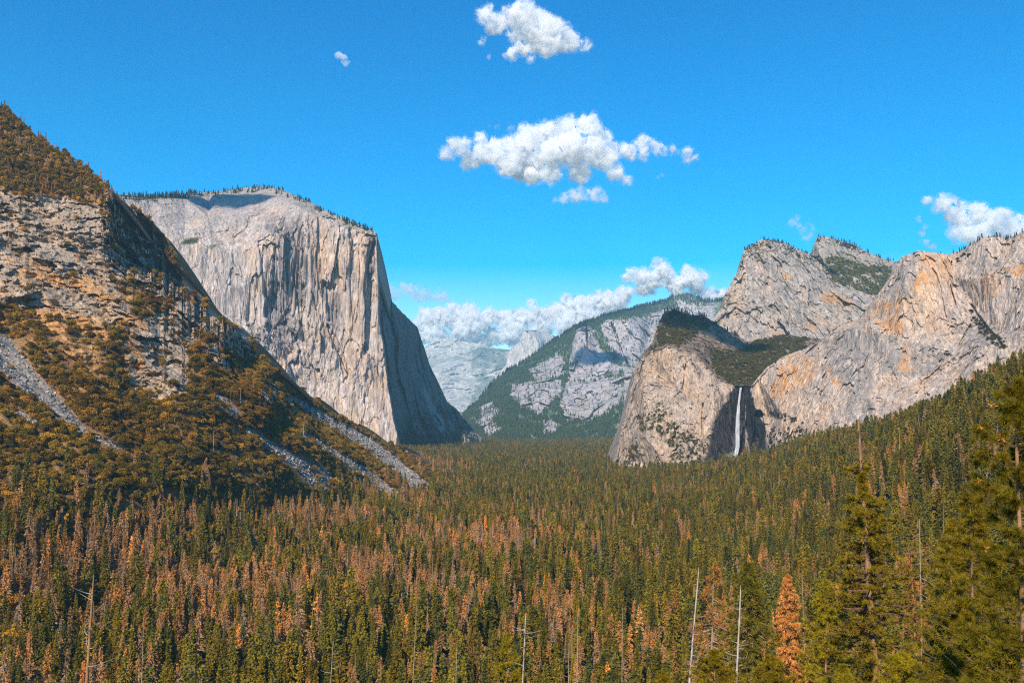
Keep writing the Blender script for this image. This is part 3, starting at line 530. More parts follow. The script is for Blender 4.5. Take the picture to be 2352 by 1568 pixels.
# ------------------------------------------------------------------ plant materials
def mat_leaf(name, s=1.2, amt=0.45, trans=0.25, fixed=None):
    m, nt, b, out = new_mat(name)
    b.inputs['Roughness'].default_value = 0.85; b.inputs['Specular IOR Level'].default_value = 0.0
    g = mnode(nt, 'ShaderNodeNewGeometry')
    n = mnode(nt, 'ShaderNodeTexNoise'); n.inputs['Scale'].default_value = 1/s; n.inputs['Detail'].default_value = 3; nt.links.new(g.outputs['Position'], n.inputs['Vector'])
    mr = mnode(nt, 'ShaderNodeMapRange'); mr.inputs[1].default_value = 0.3; mr.inputs[2].default_value = 0.7
    mr.inputs[3].default_value = 1-amt; mr.inputs[4].default_value = 1+amt; nt.links.new(n.outputs[0], mr.inputs[0])
    mx = mnode(nt, 'ShaderNodeVectorMath', operation='SCALE'); nt.links.new(mr.outputs[0], mx.inputs['Scale'])
    if fixed: mx.inputs[0].default_value = fixed
    else:
        a = mnode(nt, 'ShaderNodeAttribute', attribute_name='tint', attribute_type='INSTANCER'); nt.links.new(a.outputs['Vector'], mx.inputs[0])
    nt.links.new(mx.outputs[0], b.inputs['Base Color'])
    if trans:
        t = mnode(nt, 'ShaderNodeBsdfTranslucent'); nt.links.new(mx.outputs[0], t.inputs[0])
        k = mnode(nt, 'ShaderNodeMixShader'); k.inputs[0].default_value = trans
        nt.links.new(b.outputs[0], k.inputs[1]); nt.links.new(t.outputs[0], k.inputs[2]); nt.links.new(k.outputs[0], out.inputs[0])
    return m
def mat_bark(name, c1, c2, s=0.3, zs=0.25):
    m, nt, b, out = new_mat(name)
    tc = mnode(nt, 'ShaderNodeTexCoord'); mp = mnode(nt, 'ShaderNodeMapping'); mp.inputs['Scale'].default_value = (1, 1, zs); nt.links.new(tc.outputs['Object'], mp.inputs[0])
    n = mnode(nt, 'ShaderNodeTexNoise'); n.inputs['Scale'].default_value = 1/s; n.inputs['Detail'].default_value = 5; nt.links.new(mp.outputs[0], n.inputs['Vector'])
    r = mnode(nt, 'ShaderNodeValToRGB'); r.color_ramp.elements[0].position = .35; r.color_ramp.elements[1].position = .65
    r.color_ramp.elements[0].color = (*c1, 1); r.color_ramp.elements[1].color = (*c2, 1); nt.links.new(n.outputs[0], r.inputs[0]); nt.links.new(r.outputs[0], b.inputs['Base Color'])
    bp = mnode(nt, 'ShaderNodeBump'); bp.inputs['Strength'].default_value = 0.7; bp.inputs['Distance'].default_value = 0.1; nt.links.new(n.outputs[0], bp.inputs['Height']); nt.links.new(bp.outputs[0], b.inputs['Normal'])
    return m
M_LEAF = mat_leaf('needles_and_leaves')
M_BARK = mat_bark('brown_bark', (.13,.075,.04), (.25,.15,.085))
M_GREY = mat_bark('grey_dead_wood', (.27,.18,.11), (.46,.33,.22))
M_WHITE = mat_bark('bleached_wood', (.36,.29,.23), (.60,.51,.43))
M_ORBARK = mat_bark('orange_bark', (.24,.13,.06), (.42,.24,.12))
M_DARKBARK = mat_bark('charred_bark', (.02,.015,.012), (.06,.045,.035))

# ------------------------------------------------------------------ plant geometry (triangles)
class TM:
    def __init__(s): s.v = []; s.f = []; s.n = 0
    def add(s, V, Fc): s.v.append(np.asarray(V, float).reshape(-1, 3)); s.f.append(np.asarray(Fc, int).reshape(-1, 3)+s.n); s.n += len(s.v[-1])
    def tris(s, T): T = np.asarray(T, float).reshape(-1, 3); s.add(T, np.arange(len(T)).reshape(-1, 3))
    def tube(s, pts, rad, k=4, cap=False):
        pts = np.asarray(pts, float); rad = np.broadcast_to(rad, len(pts)); n = len(pts)
        d = np.gradient(pts, axis=0); d /= np.linalg.norm(d, axis=1)[:, None]+1e-9
        up = np.array([0.13, 0.31, 1.0]) if abs(d[0, 2]) < 0.8 else np.array([1.0, 0.2, 0.1])
        a = np.cross(d, up); a /= np.linalg.norm(a, axis=1)[:, None]; b = np.cross(d, a)
        th = np.linspace(0, 2*math.pi, k, endpoint=False)
        V = pts[:, None]+rad[:, None, None]*(np.cos(th)[None, :, None]*a[:, None]+np.sin(th)[None, :, None]*b[:, None])
        Fc = []
        for i in range(n-1):
            for j in range(k):
                p, q = i*k+j, i*k+(j+1) % k; Fc += [(p, q, q+k), (p, q+k, p+k)]
        s.add(V.reshape(-1, 3), Fc)
    def mesh(s, name, mat, smooth=False):
        return np_mesh(name, np.concatenate(s.v), np.concatenate(s.f), [mat], None, smooth)
    def merged(s, o):
        t = TM(); t.v = s.v+o.v; t.f = list(s.f)+[f+s.n for f in o.f]; t.n = s.n+o.n; return t
def both(name, A, MA, B, MB):
    V = np.concatenate(A.v+B.v); Fc = np.concatenate(A.f+[f+A.n for f in B.f]); na = sum(len(f) for f in A.f)
    mi = np.zeros(len(Fc), int); mi[na:] = 1
    return np_mesh(name, V, Fc, [MA, MB], None, False, mi)
def sprays(tm, C, dirs, L, W, r, tilt=0.9):
    """irregular leaf sprays: one kite of two triangles per position"""
    n = len(C); d = dirs/(np.linalg.norm(dirs, axis=1)[:, None]+1e-9)
    rnd = r.normal(size=(n, 3)); s_ = np.cross(d, rnd*tilt+np.array([0, 0, 1.0])*(1-0.5*tilt)); s_ /= np.linalg.norm(s_, axis=1)[:, None]+1e-9
    L = L*r.uniform(.6, 1.3, n)[:, None]; W = W*r.uniform(.6, 1.3, n)[:, None]
    a = C-d*L*.35; b = C+s_*W*.5+r.normal(size=(n, 3))*W*.12; c = C+d*L*.65; e = C-s_*W*.5+r.normal(size=(n, 3))*W*.12
    T = np.stack([a, b, c, a, c, e], 1); tm.tris(T)
def conifer(seed, h=32.0, Rm=3.4, lev=26, nb=7, ncl=4, base=0.12, size=1.15, shape=0.75, droop=0.25, ragged=0.3, spars=0.0):
    r = np.random.default_rng(seed); cr = TM(); tr = TM()
    lean = r.normal(size=2)*0.012*h
    def ax(t): return np.array([lean[0]*t*t, lean[1]*t*t, h*t])
    tr.tube([ax(t) for t in np.linspace(0, 1, 7)], [h*0.013*(1-t)+0.05 for t in np.linspace(0, 1, 7)], 5)
    C = []; D = []
    side = r.uniform(0, 6.28)
    for i in range(lev):
        t = base+(0.985-base)*(i+r.uniform(-.3, .3))/lev; t = min(max(t, base), .985)
        rad = Rm*((1-t)/(1-base))**shape*(1 if t > base+.12 else .55+.45*(t-base)/.12)
        for j in range(nb):
            if r.random() < spars: continue
            th = r.uniform(0, 6.28); rr_ = rad*(1-ragged*r.random())*(1+.18*math.cos(th-side))+0.25
            o = np.array([math.cos(th), math.sin(th), 0])
            dz = -droop*rr_*r.uniform(.3, 1.2)+(0.25*rr_ if t > .8 else 0)
            for k in range(ncl):
                f = (k+r.uniform(.3, 1))/ncl
                C.append(ax(t)+o*rr_*f+np.array([0, 0, dz*f*f+r.normal()*.2])); D.append(o+np.array([0, 0, -droop*f+r.normal()*.35])+r.normal(size=3)*.25)
            if spars > 0.1 and r.random() < .5: tr.tris([ax(t), ax(t)+np.array([0, 0, .13]), ax(t)+o*rr_*1.05+np.array([0, 0, dz])])
    top = ax(1.0)
    for k in range(5): C.append(top-np.array([0, 0, .5*k])); D.append(np.array([r.normal()*.3, r.normal()*.3, 1]))
    sprays(cr, np.array(C), np.array(D), size, size*.8, r)
    return cr, tr
def dead_conifer(seed, h=30.0, Rm=2.6, needles=0.6, nbr=90, ns=3):
    r = np.random.default_rng(seed); cr = TM(); tr = TM()
    lean = r.normal(size=2)*0.02*h
    def ax(t): return np.array([lean[0]*t*t, lean[1]*t*t, h*t])
    tr.tube([ax(t) for t in np.linspace(0, 1, 7)], [h*0.012*(1-t)+0.07 for t in np.linspace(0, 1, 7)], 5)
    C = []; D = []
    for i in range(nbr):
        t = r.uniform(.18, .99); rad = Rm*(1.02-t)**.7*r.uniform(.5, 1.1)+.2; th = r.uniform(0, 6.28)
        o = np.array([math.cos(th), math.sin(th), 0]); tip = ax(t)+o*rad+np.array([0, 0, -rad*r.uniform(.1, .6)])
        mid = ax(t)+o*rad*.6+np.array([0, 0, rad*r.uniform(-.1, .15)])
        w = np.array([0, 0, .11]); p = ax(t)
        tr.tris([[p-w, p+w, mid], [p+w*.3, mid-w*.5, tip]])
        if r.random() < needles:
            for k in range(ns):
                f = r.uniform(.2, 1); q = ax(t)*(1-f)+tip*f; C.append(q+r.normal(size=3)*.12); D.append(o+r.normal(size=3)*.5-np.array([0, 0, .4]))
    if not C: C = [ax(.99)]; D = [np.array([0, 0, 1.])]
    sprays(cr, np.array(C), np.array(D), .95, .6, r)
    return cr, tr
def oak(seed, Rw=5.0, hh=7.5, nl=12, per=60, size=1.0, trunk=True):
    r = np.random.default_rng(seed); cr = TM(); tr = TM()
    C = []; D = []
    for i in range(nl):
        th = i/nl*6.28+r.uniform(-.5, .5); q = Rw*r.uniform(.25, .68) if i else 0
        c = np.array([math.cos(th)*q, math.sin(th)*q, hh*(r.uniform(.3, .75) if i else .8)]); rad = Rw*r.uniform(.34, .55)
        v = r.normal(size=(per, 3)); v /= np.linalg.norm(v, axis=1)[:, None]; v[:, 2] = np.where(v[:, 2] < -.5, -v[:, 2], v[:, 2])
        C.append(c+v*rad*np.array([1, 1, .8])*r.uniform(.75, 1.05, per)[:, None]); D.append(np.cross(v, r.normal(size=(per, 3))))
        if trunk: tr.tube([[0, 0, 0], c*.4, c*.85], [.35, .22, .08], 3)
    sprays(cr, np.concatenate(C), np.concatenate(D), size, size*.95, r, 0.5)
    return cr, tr
def snag(seed, h=28.0, nbr=26, br=2.6, r0=None, curve=0.25, kb=3, lean=None, up=0.0, t0=.25, taper=0.25):
    """bare dead tree: returns trunk and branches"""
    r = np.random.default_rng(seed); tk = TM(); b = TM()
    ln = r.normal(size=2)*.03*h if lean is None else np.array(lean); r0 = r0 or h*.012
    def ax(t): return np.array([ln[0]*t+(.006*h*math.sin(5*t+seed)+.003*h*math.sin(17*t+seed))*(1-t), ln[1]*t, h*t])
    ts = np.linspace(0, 1, 10); tk.tube([ax(t) for t in ts], [r0*(1-(1-taper)*t) for t in ts], 7)
    tk.tube([ax(1), ax(1)+np.array([.1*r0, 0, r0*3])], [r0*taper, r0*.05], 5)
    for i in range(nbr):
        t = r.uniform(t0, .98); L = br*(1.15-t)*r.uniform(.35, 1.2)+.3; th = r.uniform(0, 6.28); o = np.array([math.cos(th), math.sin(th), 0]); s_ = np.array([-o[1], o[0], 0])*r.normal()*.35
        P_ = [ax(t)+(o*f+s_*f*f)*L+np.array([0, 0, L*(up*f-curve*f*(1.6-f*1.9) if curve >= 0 else -curve*f*f)]) for f in np.linspace(0, 1, 6)]
        rb = max(r0*.26*(1.2-t), .045); b.tube(P_, [rb*(1-.8*f) for f in np.linspace(0, 1, 6)], kb)
        if L > 2:
            for m in (3, 4):
                e = P_[m]+(s_*3+o*.5+r.normal(size=3)*.5)*L*.22; b.tube([P_[m], (P_[m]+e)/2+np.array([0, 0, .1]), e], [rb*.4, rb*.3, rb*.1], 3)
    return tk, b

import bmesh
_b = bmesh.new(); bmesh.ops.create_icosphere(_b, subdivisions=2, radius=1); ICV_S = np.array([v.co[:] for v in _b.verts]); _b.faces.ensure_lookup_table(); _b.verts.index_update(); ICF_S = np.array([[v.index for v in f.verts] for f in _b.faces]); _b.free()
M_MIST = bpy.data.materials.new('spray_mist'); M_MIST.use_nodes = True; _n = M_MIST.node_tree; _n.nodes.clear()
_o = _n.nodes.new('ShaderNodeOutputMaterial'); _v = _n.nodes.new('ShaderNodeVolumePrincipled'); _v.inputs['Density'].default_value = .018; _v.inputs['Color'].default_value = (.98, .98, 1, 1); _n.links.new(_v.outputs[0], _o.inputs['Volume'])
# ------------------------------------------------------------------ where the plants stand
def instancer(name, pts, protos, idx, scl, rot, tint, label=None):
    """ONE stuff object: many plants nobody could count, instanced on a point cloud"""
    n = len(pts); me = bpy.data.meshes.new(name); me.vertices.add(n); me.vertices.foreach_set('co', np.asarray(pts, np.float32).ravel())
    a = me.attributes.new('idx', 'INT', 'POINT'); a.data.foreach_set('value', np.asarray(idx, np.int32))
    for nm, ar in (('scl', scl), ('rot', rot), ('tint', tint)):
        a = me.attributes.new(nm, 'FLOAT_VECTOR', 'POINT'); a.data.foreach_set('vector', np.asarray(ar, np.float32).ravel())
    o = link(bpy.data.objects.new(name, me)); c = bpy.data.collections.new('kinds of '+name)
    for k, pm in enumerate(protos): c.objects.link(bpy.data.objects.new('%s %02d' % (name, k), pm))
    ng = bpy.data.node_groups.new(name, 'GeometryNodeTree')
    ng.interface.new_socket('Geometry', in_out='INPUT', socket_type='NodeSocketGeometry'); ng.interface.new_socket('Geometry', in_out='OUTPUT', socket_type='NodeSocketGeometry')
    gi, go = ng.nodes.new('NodeGroupInput'), ng.nodes.new('NodeGroupOutput')
    ci = ng.nodes.new('GeometryNodeCollectionInfo'); ci.inputs['Collection'].default_value = c; ci.inputs['Separate Children'].default_value = True; ci.inputs['Reset Children'].default_value = True
    ip = ng.nodes.new('GeometryNodeInstanceOnPoints'); ip.inputs['Pick Instance'].default_value = True
    def at(nm, t): q = ng.nodes.new('GeometryNodeInputNamedAttribute'); q.data_type = t; q.inputs['Name'].default_value = nm; return q
    L = ng.links.new
    L(gi.outputs[0], ip.inputs['Points']); L(ci.outputs[0], ip.inputs['Instance']); L(at('idx', 'INT').outputs[0], ip.inputs['Instance Index'])
    e2 = ng.nodes.new('FunctionNodeEulerToRotation'); L(at('rot', 'FLOAT_VECTOR').outputs[0], e2.inputs[0]); L(e2.outputs[0], ip.inputs['Rotation'])
    L(at('scl', 'FLOAT_VECTOR').outputs[0], ip.inputs['Scale']); L(ip.outputs[0], go.inputs[0])
    md = o.modifiers.new('plants', 'NODES'); md.node_group = ng
    tag(o, kind='stuff', label=label); return o
def blobs(X, Y, bl):
    v = np.zeros(X.shape)
    for x, y, sx, sy, a in bl: v = np.maximum(v, a*np.exp(-((X-x)/sx)**2-((Y-y)/sy)**2))
    return v
BROWN = [(250,1400,700,260,.75),(900,1300,500,220,.62),(1500,1350,350,160,.38),(150,1380,330,130,.9),(520,1370,350,120,.85),(880,1200,260,90,.85),(1000,1085,110,45,.75),(1120,1260,160,90,.85),(1340,1310,70,90,.6),(1650,1400,90,110,.7),(1420,1480,200,60,.4),(760,1500,300,60,.35),(1780,1330,120,60,.35),(2100,1180,150,90,.45),(1950,1060,120,40,.35),(1240,1140,90,40,.4),(1700,1250,60,40,.3),(1000,1480,250,60,.5)]
GREEN_T = [col(.24,.18,.02), col(.17,.15,.022), col(.30,.20,.018), col(.12,.125,.028), col(.26,.20,.02)]
BROWN_T = [col(.58,.27,.07), col(.48,.25,.09), col(.70,.31,.07), col(.42,.24,.10), col(.42,.21,.06)]
OAK_T = [col(.26,.15,.016), col(.21,.14,.016), col(.30,.155,.016), col(.15,.11,.014), col(.35,.19,.02)]
def tints(T, n, r, var=.22):
    T = np.array(T); i = r.integers(0, len(T), n); j = r.integers(0, len(T), n); f = r.random(n)[:, None]
    return (T[i]*f+T[j]*(1-f))*(1+r.normal(size=(n, 1))*var).clip(.5, 1.6)
def rots(n, r, tilt=.03): return np.stack([r.normal(size=n)*tilt, r.normal(size=n)*tilt, r.uniform(0, 6.28, n)], -1)
def scls(n, r, lo, hi, wv=.12):
    s_ = r.uniform(lo, hi, n); w = s_*(1+r.normal(size=n)*wv); return np.stack([w, w, s_], -1)

CONS = [conifer(10+k, 29+k, (4.9, 5.3, 6.6, 5.2, 4.4, 6.9)[k], 24, 10, 4, size=1.5, ragged=.4, base=(.08, .14, .1, .2, .05, .16)[k], droop=(.15, .35, .25, .3, .2, .4)[k], shape=(.95, 1.1, .6, 1.05, .9, .55)[k]) for k in range(6)]
DEADS = [dead_conifer(40+k, 28+2*(k % 3), 4.0+.5*(k % 3), (.97, .9, .8, .95, .4, .85)[k], 190, 6) for k in range(6)]
DEADS += [conifer(60+k, 30, 4.6, 24, 8, 4, base=.12, droop=.4, ragged=.5, spars=.25, size=1.3) for k in range(2)]
OAKS = [oak(80+k, 4.6+.4*(k % 3), 6.5+(k % 4)*.7) for k in range(6)]
SNAGS = [snag(100+k, 26+2*k, 40, 2.6, curve=(.3, .5, -.2, .4, .2)[k]) for k in range(5)]
PC = [both('living conifer', c, M_LEAF, t, M_BARK) for c, t in CONS]
PD = [both('dead conifer', c, M_LEAF, t, M_GREY) for c, t in DEADS]
PO = [both('oak', c, M_LEAF, t, M_BARK) for c, t in OAKS]
PS = [both('snag', b, M_WHITE, t, M_WHITE) for t, b in SNAGS]

def inframe(P, h=30, mg=30):
    px, py = proj(P+np.array([0, 0, h])); px2, py2 = proj(P)
    return (P[:, 1] > 5) & (px > -mg) & (px < 2352+mg) & (py < 1568+mg*.2)
# valley floor and right-hand slope
foot_y = [0, 550, 650, 775, 960, 1290, 1500, 2000, 2300, 2700, 3200, 3600, 4400, 5200, 9000]
foot_x = [-300, -310, -272, -248, -226, -185, -165, -175, -260, -480, -600, -480, -420, -430, -430]
gyc = GP[..., 1]; gxc = GP[..., 0]
infr = (np.abs(gxc) < gyc*.62+20) & (gyc > 255) & (gyc < 7600) & (gxc > np.interp(gyc, foot_y, foot_x))
dens = np.where(infr, np.interp(gyc, [250, 1500, 2500, 4500, 7600], [1/80, 1/85, 1/105, 1/160, 1/330]), 0)*(1-tal*.95)
dens = dens*np.where((gxc > 700) & (gyc > 2400), 0, 1)*sst(-.75, -.1, fbm(GP, 55, 3, .5, 31))
a_ = np.linalg.norm(np.cross(GP[1:, :-1]-GP[:-1, :-1], GP[:-1, 1:]-GP[:-1, :-1]), axis=-1)
NV = int((a_*dens[:-1, :-1]).sum())
tp, _, _ = scatter(GS, dens, NV, 5)
# lower part of the left slope
lsd = blobs(LS.X, LS.Y, [(100,1330,500,160,1),(600,1220,400,110,1),(900,1150,200,50,.8)])
lsd = np.maximum(lsd*sst(1060,1180,LS.Y+.12*(600-LS.X)*0), sst(1100, 1260, LS.Y)*.9)*(LS.P[..., 2] > -3)
lst, lgr, lrk = ls_masks.c[1]
lsx = np.zeros(LS.X.shape)                                   # streaks with a margin below them, where a tree would hide them
for k_, l_ in enumerate(LS_STREAK): lsx = np.maximum(lsx, line_mask([(a, b+6, c*1.15+6) for a, b, c in l_], LS.X, LS.Y, LS.P, 7, 26, k_))
a2 = np.linalg.norm(np.cross(LS.P[1:, :-1]-LS.P[:-1, :-1], LS.P[:-1, 1:]-LS.P[:-1, :-1]), axis=-1)
w2 = (lsd/75+(LS.Y < 600)*(LS.X < 260)*(1-lrk)*(LS.Y < 470+LS.X*.2)/330+.00022)*(1-lst)*(1-.8*lsx)*(1-lgr)*(1-.8*lrk)*(LS.P[..., 2] > -3)
tp2, _, _ = scatter(LS, w2, int((a2*w2[:-1, :-1]).sum()), 6)
allp = np.concatenate([tp, tp2]); isls = np.zeros(len(allp), bool); isls[len(tp):] = True
allp = allp[inframe(allp)|(rng.random(len(allp)) < 0)] if False else allp
keep = inframe(allp, 34); allp = allp[keep]; isls = isls[keep]
r = np.random.default_rng(3)
apx, apy = proj(allp+np.array([0, 0, 15.]))
pb = np.clip(np.maximum(.16, blobs(apx, apy, BROWN))*(0.2+1.35*sst(-.18, .2, fbm(allp, 110, 3, .5, 41))), .04, .95)
pb = np.where(isls & (apy < 1000), .8, pb)
kindv = np.where(r.random(len(allp)) < pb, 1, 0)
kindv[(kindv == 1) & (r.random(len(allp)) < .07)] = 2                      # bare snags
kindv[(r.random(len(allp)) < .13) & (kindv == 0)] = 3; kindv[isls & (r.random(len(allp)) < .55) & (kindv == 0)] = 3                        # broadleaf oaks among them
pos_h = np.where(kindv == 0, r.uniform(.45, 1.2, len(allp)), np.where(kindv == 1, r.uniform(.6, 1.1, len(allp)), r.uniform(.6, 1.1, len(allp))))
pos_h *= np.interp(allp[:, 1], [0, 2500, 6000], [1, 1, 1.15])*np.where(isls & (apy < 1000), .6, 1)*np.where((allp[:, 0] > 380) & (allp[:, 1] > 700), 1.2, 1)
wid = pos_h*(1+r.normal(size=len(allp))*.14)
SCL = np.stack([wid, wid, pos_h], -1); ROT = rots(len(allp), r)
IDX = np.where(kindv == 0, r.integers(0, 6, len(allp)), np.where(kindv == 1, np.where(r.random(len(allp)) < .4, r.integers(6, 8, len(allp)), r.integers(0, 6, len(allp))), np.where(kindv == 2, r.integers(0, 5, len(allp)), r.integers(0, 6, len(allp)))))
TINT = np.where((kindv == 1)[:, None], tints(BROWN_T, len(allp), r), np.where((kindv == 3)[:, None], tints(OAK_T, len(allp), r), tints(GREEN_T, len(allp), r)))
order = np.argsort(allp[:, 1]-1200*0)
print('valley trees', len(allp), [(kindv == k).sum() for k in range(4)])
#@@PLANTS
NEAR = {0: 300, 1: 300, 2: 120, 3: 60}
near = np.zeros(len(allp), bool)
for k, m in NEAR.items():
    i = [j for j in order if kindv[j] == k][:m]; near[i] = True
far = ~near
for k, (nm, pr, lb) in {0: ('conifer_forest', PC, 'green conifer forest covering the valley floor and the right slope'), 1: ('dead_conifer_forest', PD, 'rust brown dead conifers spread through the valley forest'), 2: ('snag_stand', PS, 'bare pale snags spread through the valley forest'), 3: ('oak_understory', PO, 'olive oaks between the conifers of the valley')}.items():
    i = np.nonzero(far & (kindv == k))[0]
    instancer(nm, allp[i]-np.array([0, 0, .3]), pr, IDX[i], SCL[i], ROT[i], TINT[i], lb)
# oak scrub on the left slope
w3 = (1/36*sst(.35, .1, lrk+.0*lst)+lrk/900)*(1-.45*(LS.Y < 900)*(LS.X < 470)*(LS.Y > 440))*(1-.97*lst)*(1-.8*lsx)*(1-.88*lgr)*(1-.5*lsd)*(LS.P[..., 2] > 0)*sst(-.45, -.05, fbm(LS.P, 40, 4, .6, 51)+.0)
op, _, _ = scatter(LS, w3, int((a2*w3[:-1, :-1]).sum()), 8); op = op[inframe(op, 8)]
ro = np.random.default_rng(9); no = len(op); print('oaks', no)
oS = scls(no, ro, .5, 1.45)*ro.uniform(.75, 1.1, (no, 1)); oR = rots(no, ro, .08); oI = ro.integers(0, 6, no); oT = tints(OAK_T, no, ro)
opx, opy = proj(op)
oT = oT*(1.1+.5*fbm(op, 120, 3, .5, 61)+.3*ro.normal(size=no)).clip(.4, 2)[:, None]; oT[:, 1] *= 1-.12*sst(-.1, .4, fbm(op, 160, 3, .5, 63))
oo = np.argsort(op[:, 1]); onear = np.zeros(no, bool); onear[oo[:300]] = True
i = ~onear
instancer('oak_scrub', op[i]-np.array([0, 0, .8]), PO, oI[i], oS[i], oR[i], oT[i], 'golden brown oak scrub covering the left hillside')
# boulders of the scree streaks
def boulder(seed):
    r = np.random.default_rng(seed); v = ICV_S*(1+.35*r.normal(size=(len(ICV_S), 1)))*np.array([1, .8, .65]); t = TM(); t.add(v, ICF_S); return t.mesh('boulder', M_STONE)
M_STONE = mat_leaf('broken_granite', .7, .4, 0)
PB = [boulder(k) for k in range(4)]
bp_, _, _ = scatter(LS, lst*(LS.P[..., 2] > 0), 9000, 77); b2_, _, _ = scatter(GS, tal*(gyc > 900)*(gyc < 4000), 1500, 78); bp_ = np.concatenate([bp_, b2_]); rb_ = np.random.default_rng(5)
instancer('scree', bp_, PB, rb_.integers(0, 4, len(bp_)), scls(len(bp_), rb_, .5, 2.2)*rb_.uniform(.4, 1.3, (len(bp_), 1)), rots(len(bp_), rb_, .8), tints([col(.30,.265,.235), col(.20,.175,.155), col(.42,.37,.33)], len(bp_), rb_, .3), 'grey broken granite filling the scree streaks')
# trees and scrub on the far slopes
def far_stuff(name, s, mask, n, protos, lo, hi, T, label, seed, var=.2, sink=.5):
    p, _, _ = scatter(s, mask, n, seed); r_ = np.random.default_rng(seed)
    return (p-np.array([0, 0, sink]), protos, r_.integers(0, len(protos), n), scls(n, r_, lo, hi, .2), rots(n, r_), tints(T, n, r_, var))
def toprow(s, x0, x1, n, depth, seed):
    m = np.zeros(s.X.shape); k = int(depth); m[:k] = 1; m *= (s.X > x0) & (s.X < x1)
    return m
FT = [col(.05,.06,.02), col(.07,.07,.025), col(.09,.08,.03)]
cat_ = []
def put(s, mask, n, protos, lo, hi, T, seed): cat_.append(far_stuff('', s, mask, n, protos, lo, hi, T, '', seed))
put(EC, toprow(EC, 268, 560, 0, 14, 1)*(.25+sst(-.2, .3, fbm(EC.P, 120, 3, .6, 3))), 420, PC, .2, .75, FT, 1)
put(EC, toprow(EC, 560, 866, 0, 16, 1)*sst(-.1, .3, fbm(EC.P, 60, 3, .6, 3)), 330, PC, .25, .6, FT, 2)
put(EC, (EC.X > 930)*sst(990, 1030, EC.Y)*1.0, 900, PC, .7, 1.1, FT, 3)
put(MR, toprow(MR, 1070, 1545, 0, 8, 1), 1500, PC, .9, 1.5, FT, 4); put(MR, toprow(MR, 1600, 1700, 0, 8, 1), 200, PC, .9, 1.5, FT, 5)
put(LC, toprow(LC, 1520, 1700, 0, 5, 1), 70, PC, .3, .6, FT, 6); put(MC, toprow(MC, 1700, 1890, 0, 6, 1), 70, PC, .3, .55, FT, 7)
put(HC, toprow(HC, 1880, 2060, 0, 6, 1), 45, PC, .4, .8, FT, 8); put(LT, toprow(LT, 2150, 2352, 0, 6, 1), 45, PC, .18, .42, FT, 9)
put(LS, toprow(LS, 0, 290, 0, 14, 1), 60, PD, .35, .8, BROWN_T, 10); put(LS, toprow(LS, 0, 290, 0, 30, 1), 60, PC, .3, .6, OAK_T, 11)
gof = [0]; pl = []
pall = np.concatenate([c[0] for c in cat_]); 
protos_all = PC+PD; idx_all = np.concatenate([c[2]+(6 if c[1] is PD else 0) for c in cat_])
instancer('ridge_forest', pall, protos_all, idx_all, np.concatenate([c[3] for c in cat_]), np.concatenate([c[4] for c in cat_]), np.concatenate([c[5] for c in cat_]), 'small dark conifers growing along the cliff tops and ridges')
mrk = poly_mask(MR_ROCK, MR.X, MR.Y, MR.P, 12, 120, 3)
q = far_stuff('', MR, (1-.96*mrk)*(MR.X < 1620)*(.35+.65*sst(1330, 1150, MR.X)+.6*sst(930, 990, MR.Y))*sst(-.5, .1, fbm(MR.P, 140, 3, .6, 12)), 26000, PC[:3], .6, 1.15, [col(.11,.17,.07), col(.14,.19,.08), col(.18,.21,.10)], '', 21)
instancer('mountain_forest', *[q[i] for i in (0, 1, 2, 3, 4, 5)], 'hazy green forest covering the far wooded mountain')
cat_ = []
def cst(s, m): return m*1.0
put(LC, poly_mask(LC_TOPVEG, LC.X, LC.Y, LC.P, 14, 50, 6)*sst(.45, .1, fbm(LC.P, 30, 3, .6, 4)), 2600, PO, .5, 1.1, [col(.15,.115,.018), col(.19,.135,.018), col(.11,.095,.02)], 31)
put(LC, poly_mask(LC_BUSH, LC.X, LC.Y, LC.P, 12, 40, 9)*sst(-.15, .15, fbm(LC.P, 14, 3, .6, 4)), 620, PO, .35, .8, [col(.13,.105,.016), col(.17,.125,.015)], 32)
put(LC, (LC.Y > 800)*(LC.X < 1650)*sst(.2, .5, fbm(LC.P, 40, 3, .6, 44)), 160, PO, .25, .6, [col(.085,.075,.015)], 33)
put(LC, (LC.Y < np.interp(LC.X, [1474,1500,1560,1600,1650,1720,1960], [820,800,800,815,870,884,850]))*1.0, 900, PO, .25, .75, [col(.13,.10,.03), col(.16,.10,.04), col(.09,.07,.03)], 37)
put(HC, poly_mask(HC_VEG, HC.X, HC.Y, HC.P, 16, 60, 6)*sst(.3, 0, fbm(HC.P, 60, 3, .6, 4)), 1800, PO, .5, 1.0, [col(.21,.18,.015), col(.16,.14,.015)], 34)
put(MC, (MC.Y < 720)*sst(.2, .45, fbm(MC.P, 50, 3, .6, 46))*1.0+toprow(MC, 1700, 1900, 0, 30, 0)*2, 420, PO, .3, .75, [col(.07,.065,.02)], 35)
put(LT, poly_mask([[(2225,700),(2250,740),(2310,790),(2300,810),(2250,760)],[(1770,990),(1860,980),(1850,1050),(1760,1040)],[(1760,950),(1790,940),(1850,975),(1800,965)],[(2165,805),(2215,815),(2210,828),(2170,818)],[(2190,590),(2240,570),(2240,580),(2200,605)]], LT.X, LT.Y, LT.P, 10, 30, 9)*sst(-.15, .1, fbm(LT.P, 12, 3, .6, 4)), 300, PO, .4, 1.0, [col(.09,.075,.02)], 36)
instancer('cliff_scrub', *[(np.concatenate([c[k] for c in cat_]) if k != 1 else PO) for k in range(6)], 'olive green scrub growing on ledges of the right cliffs')
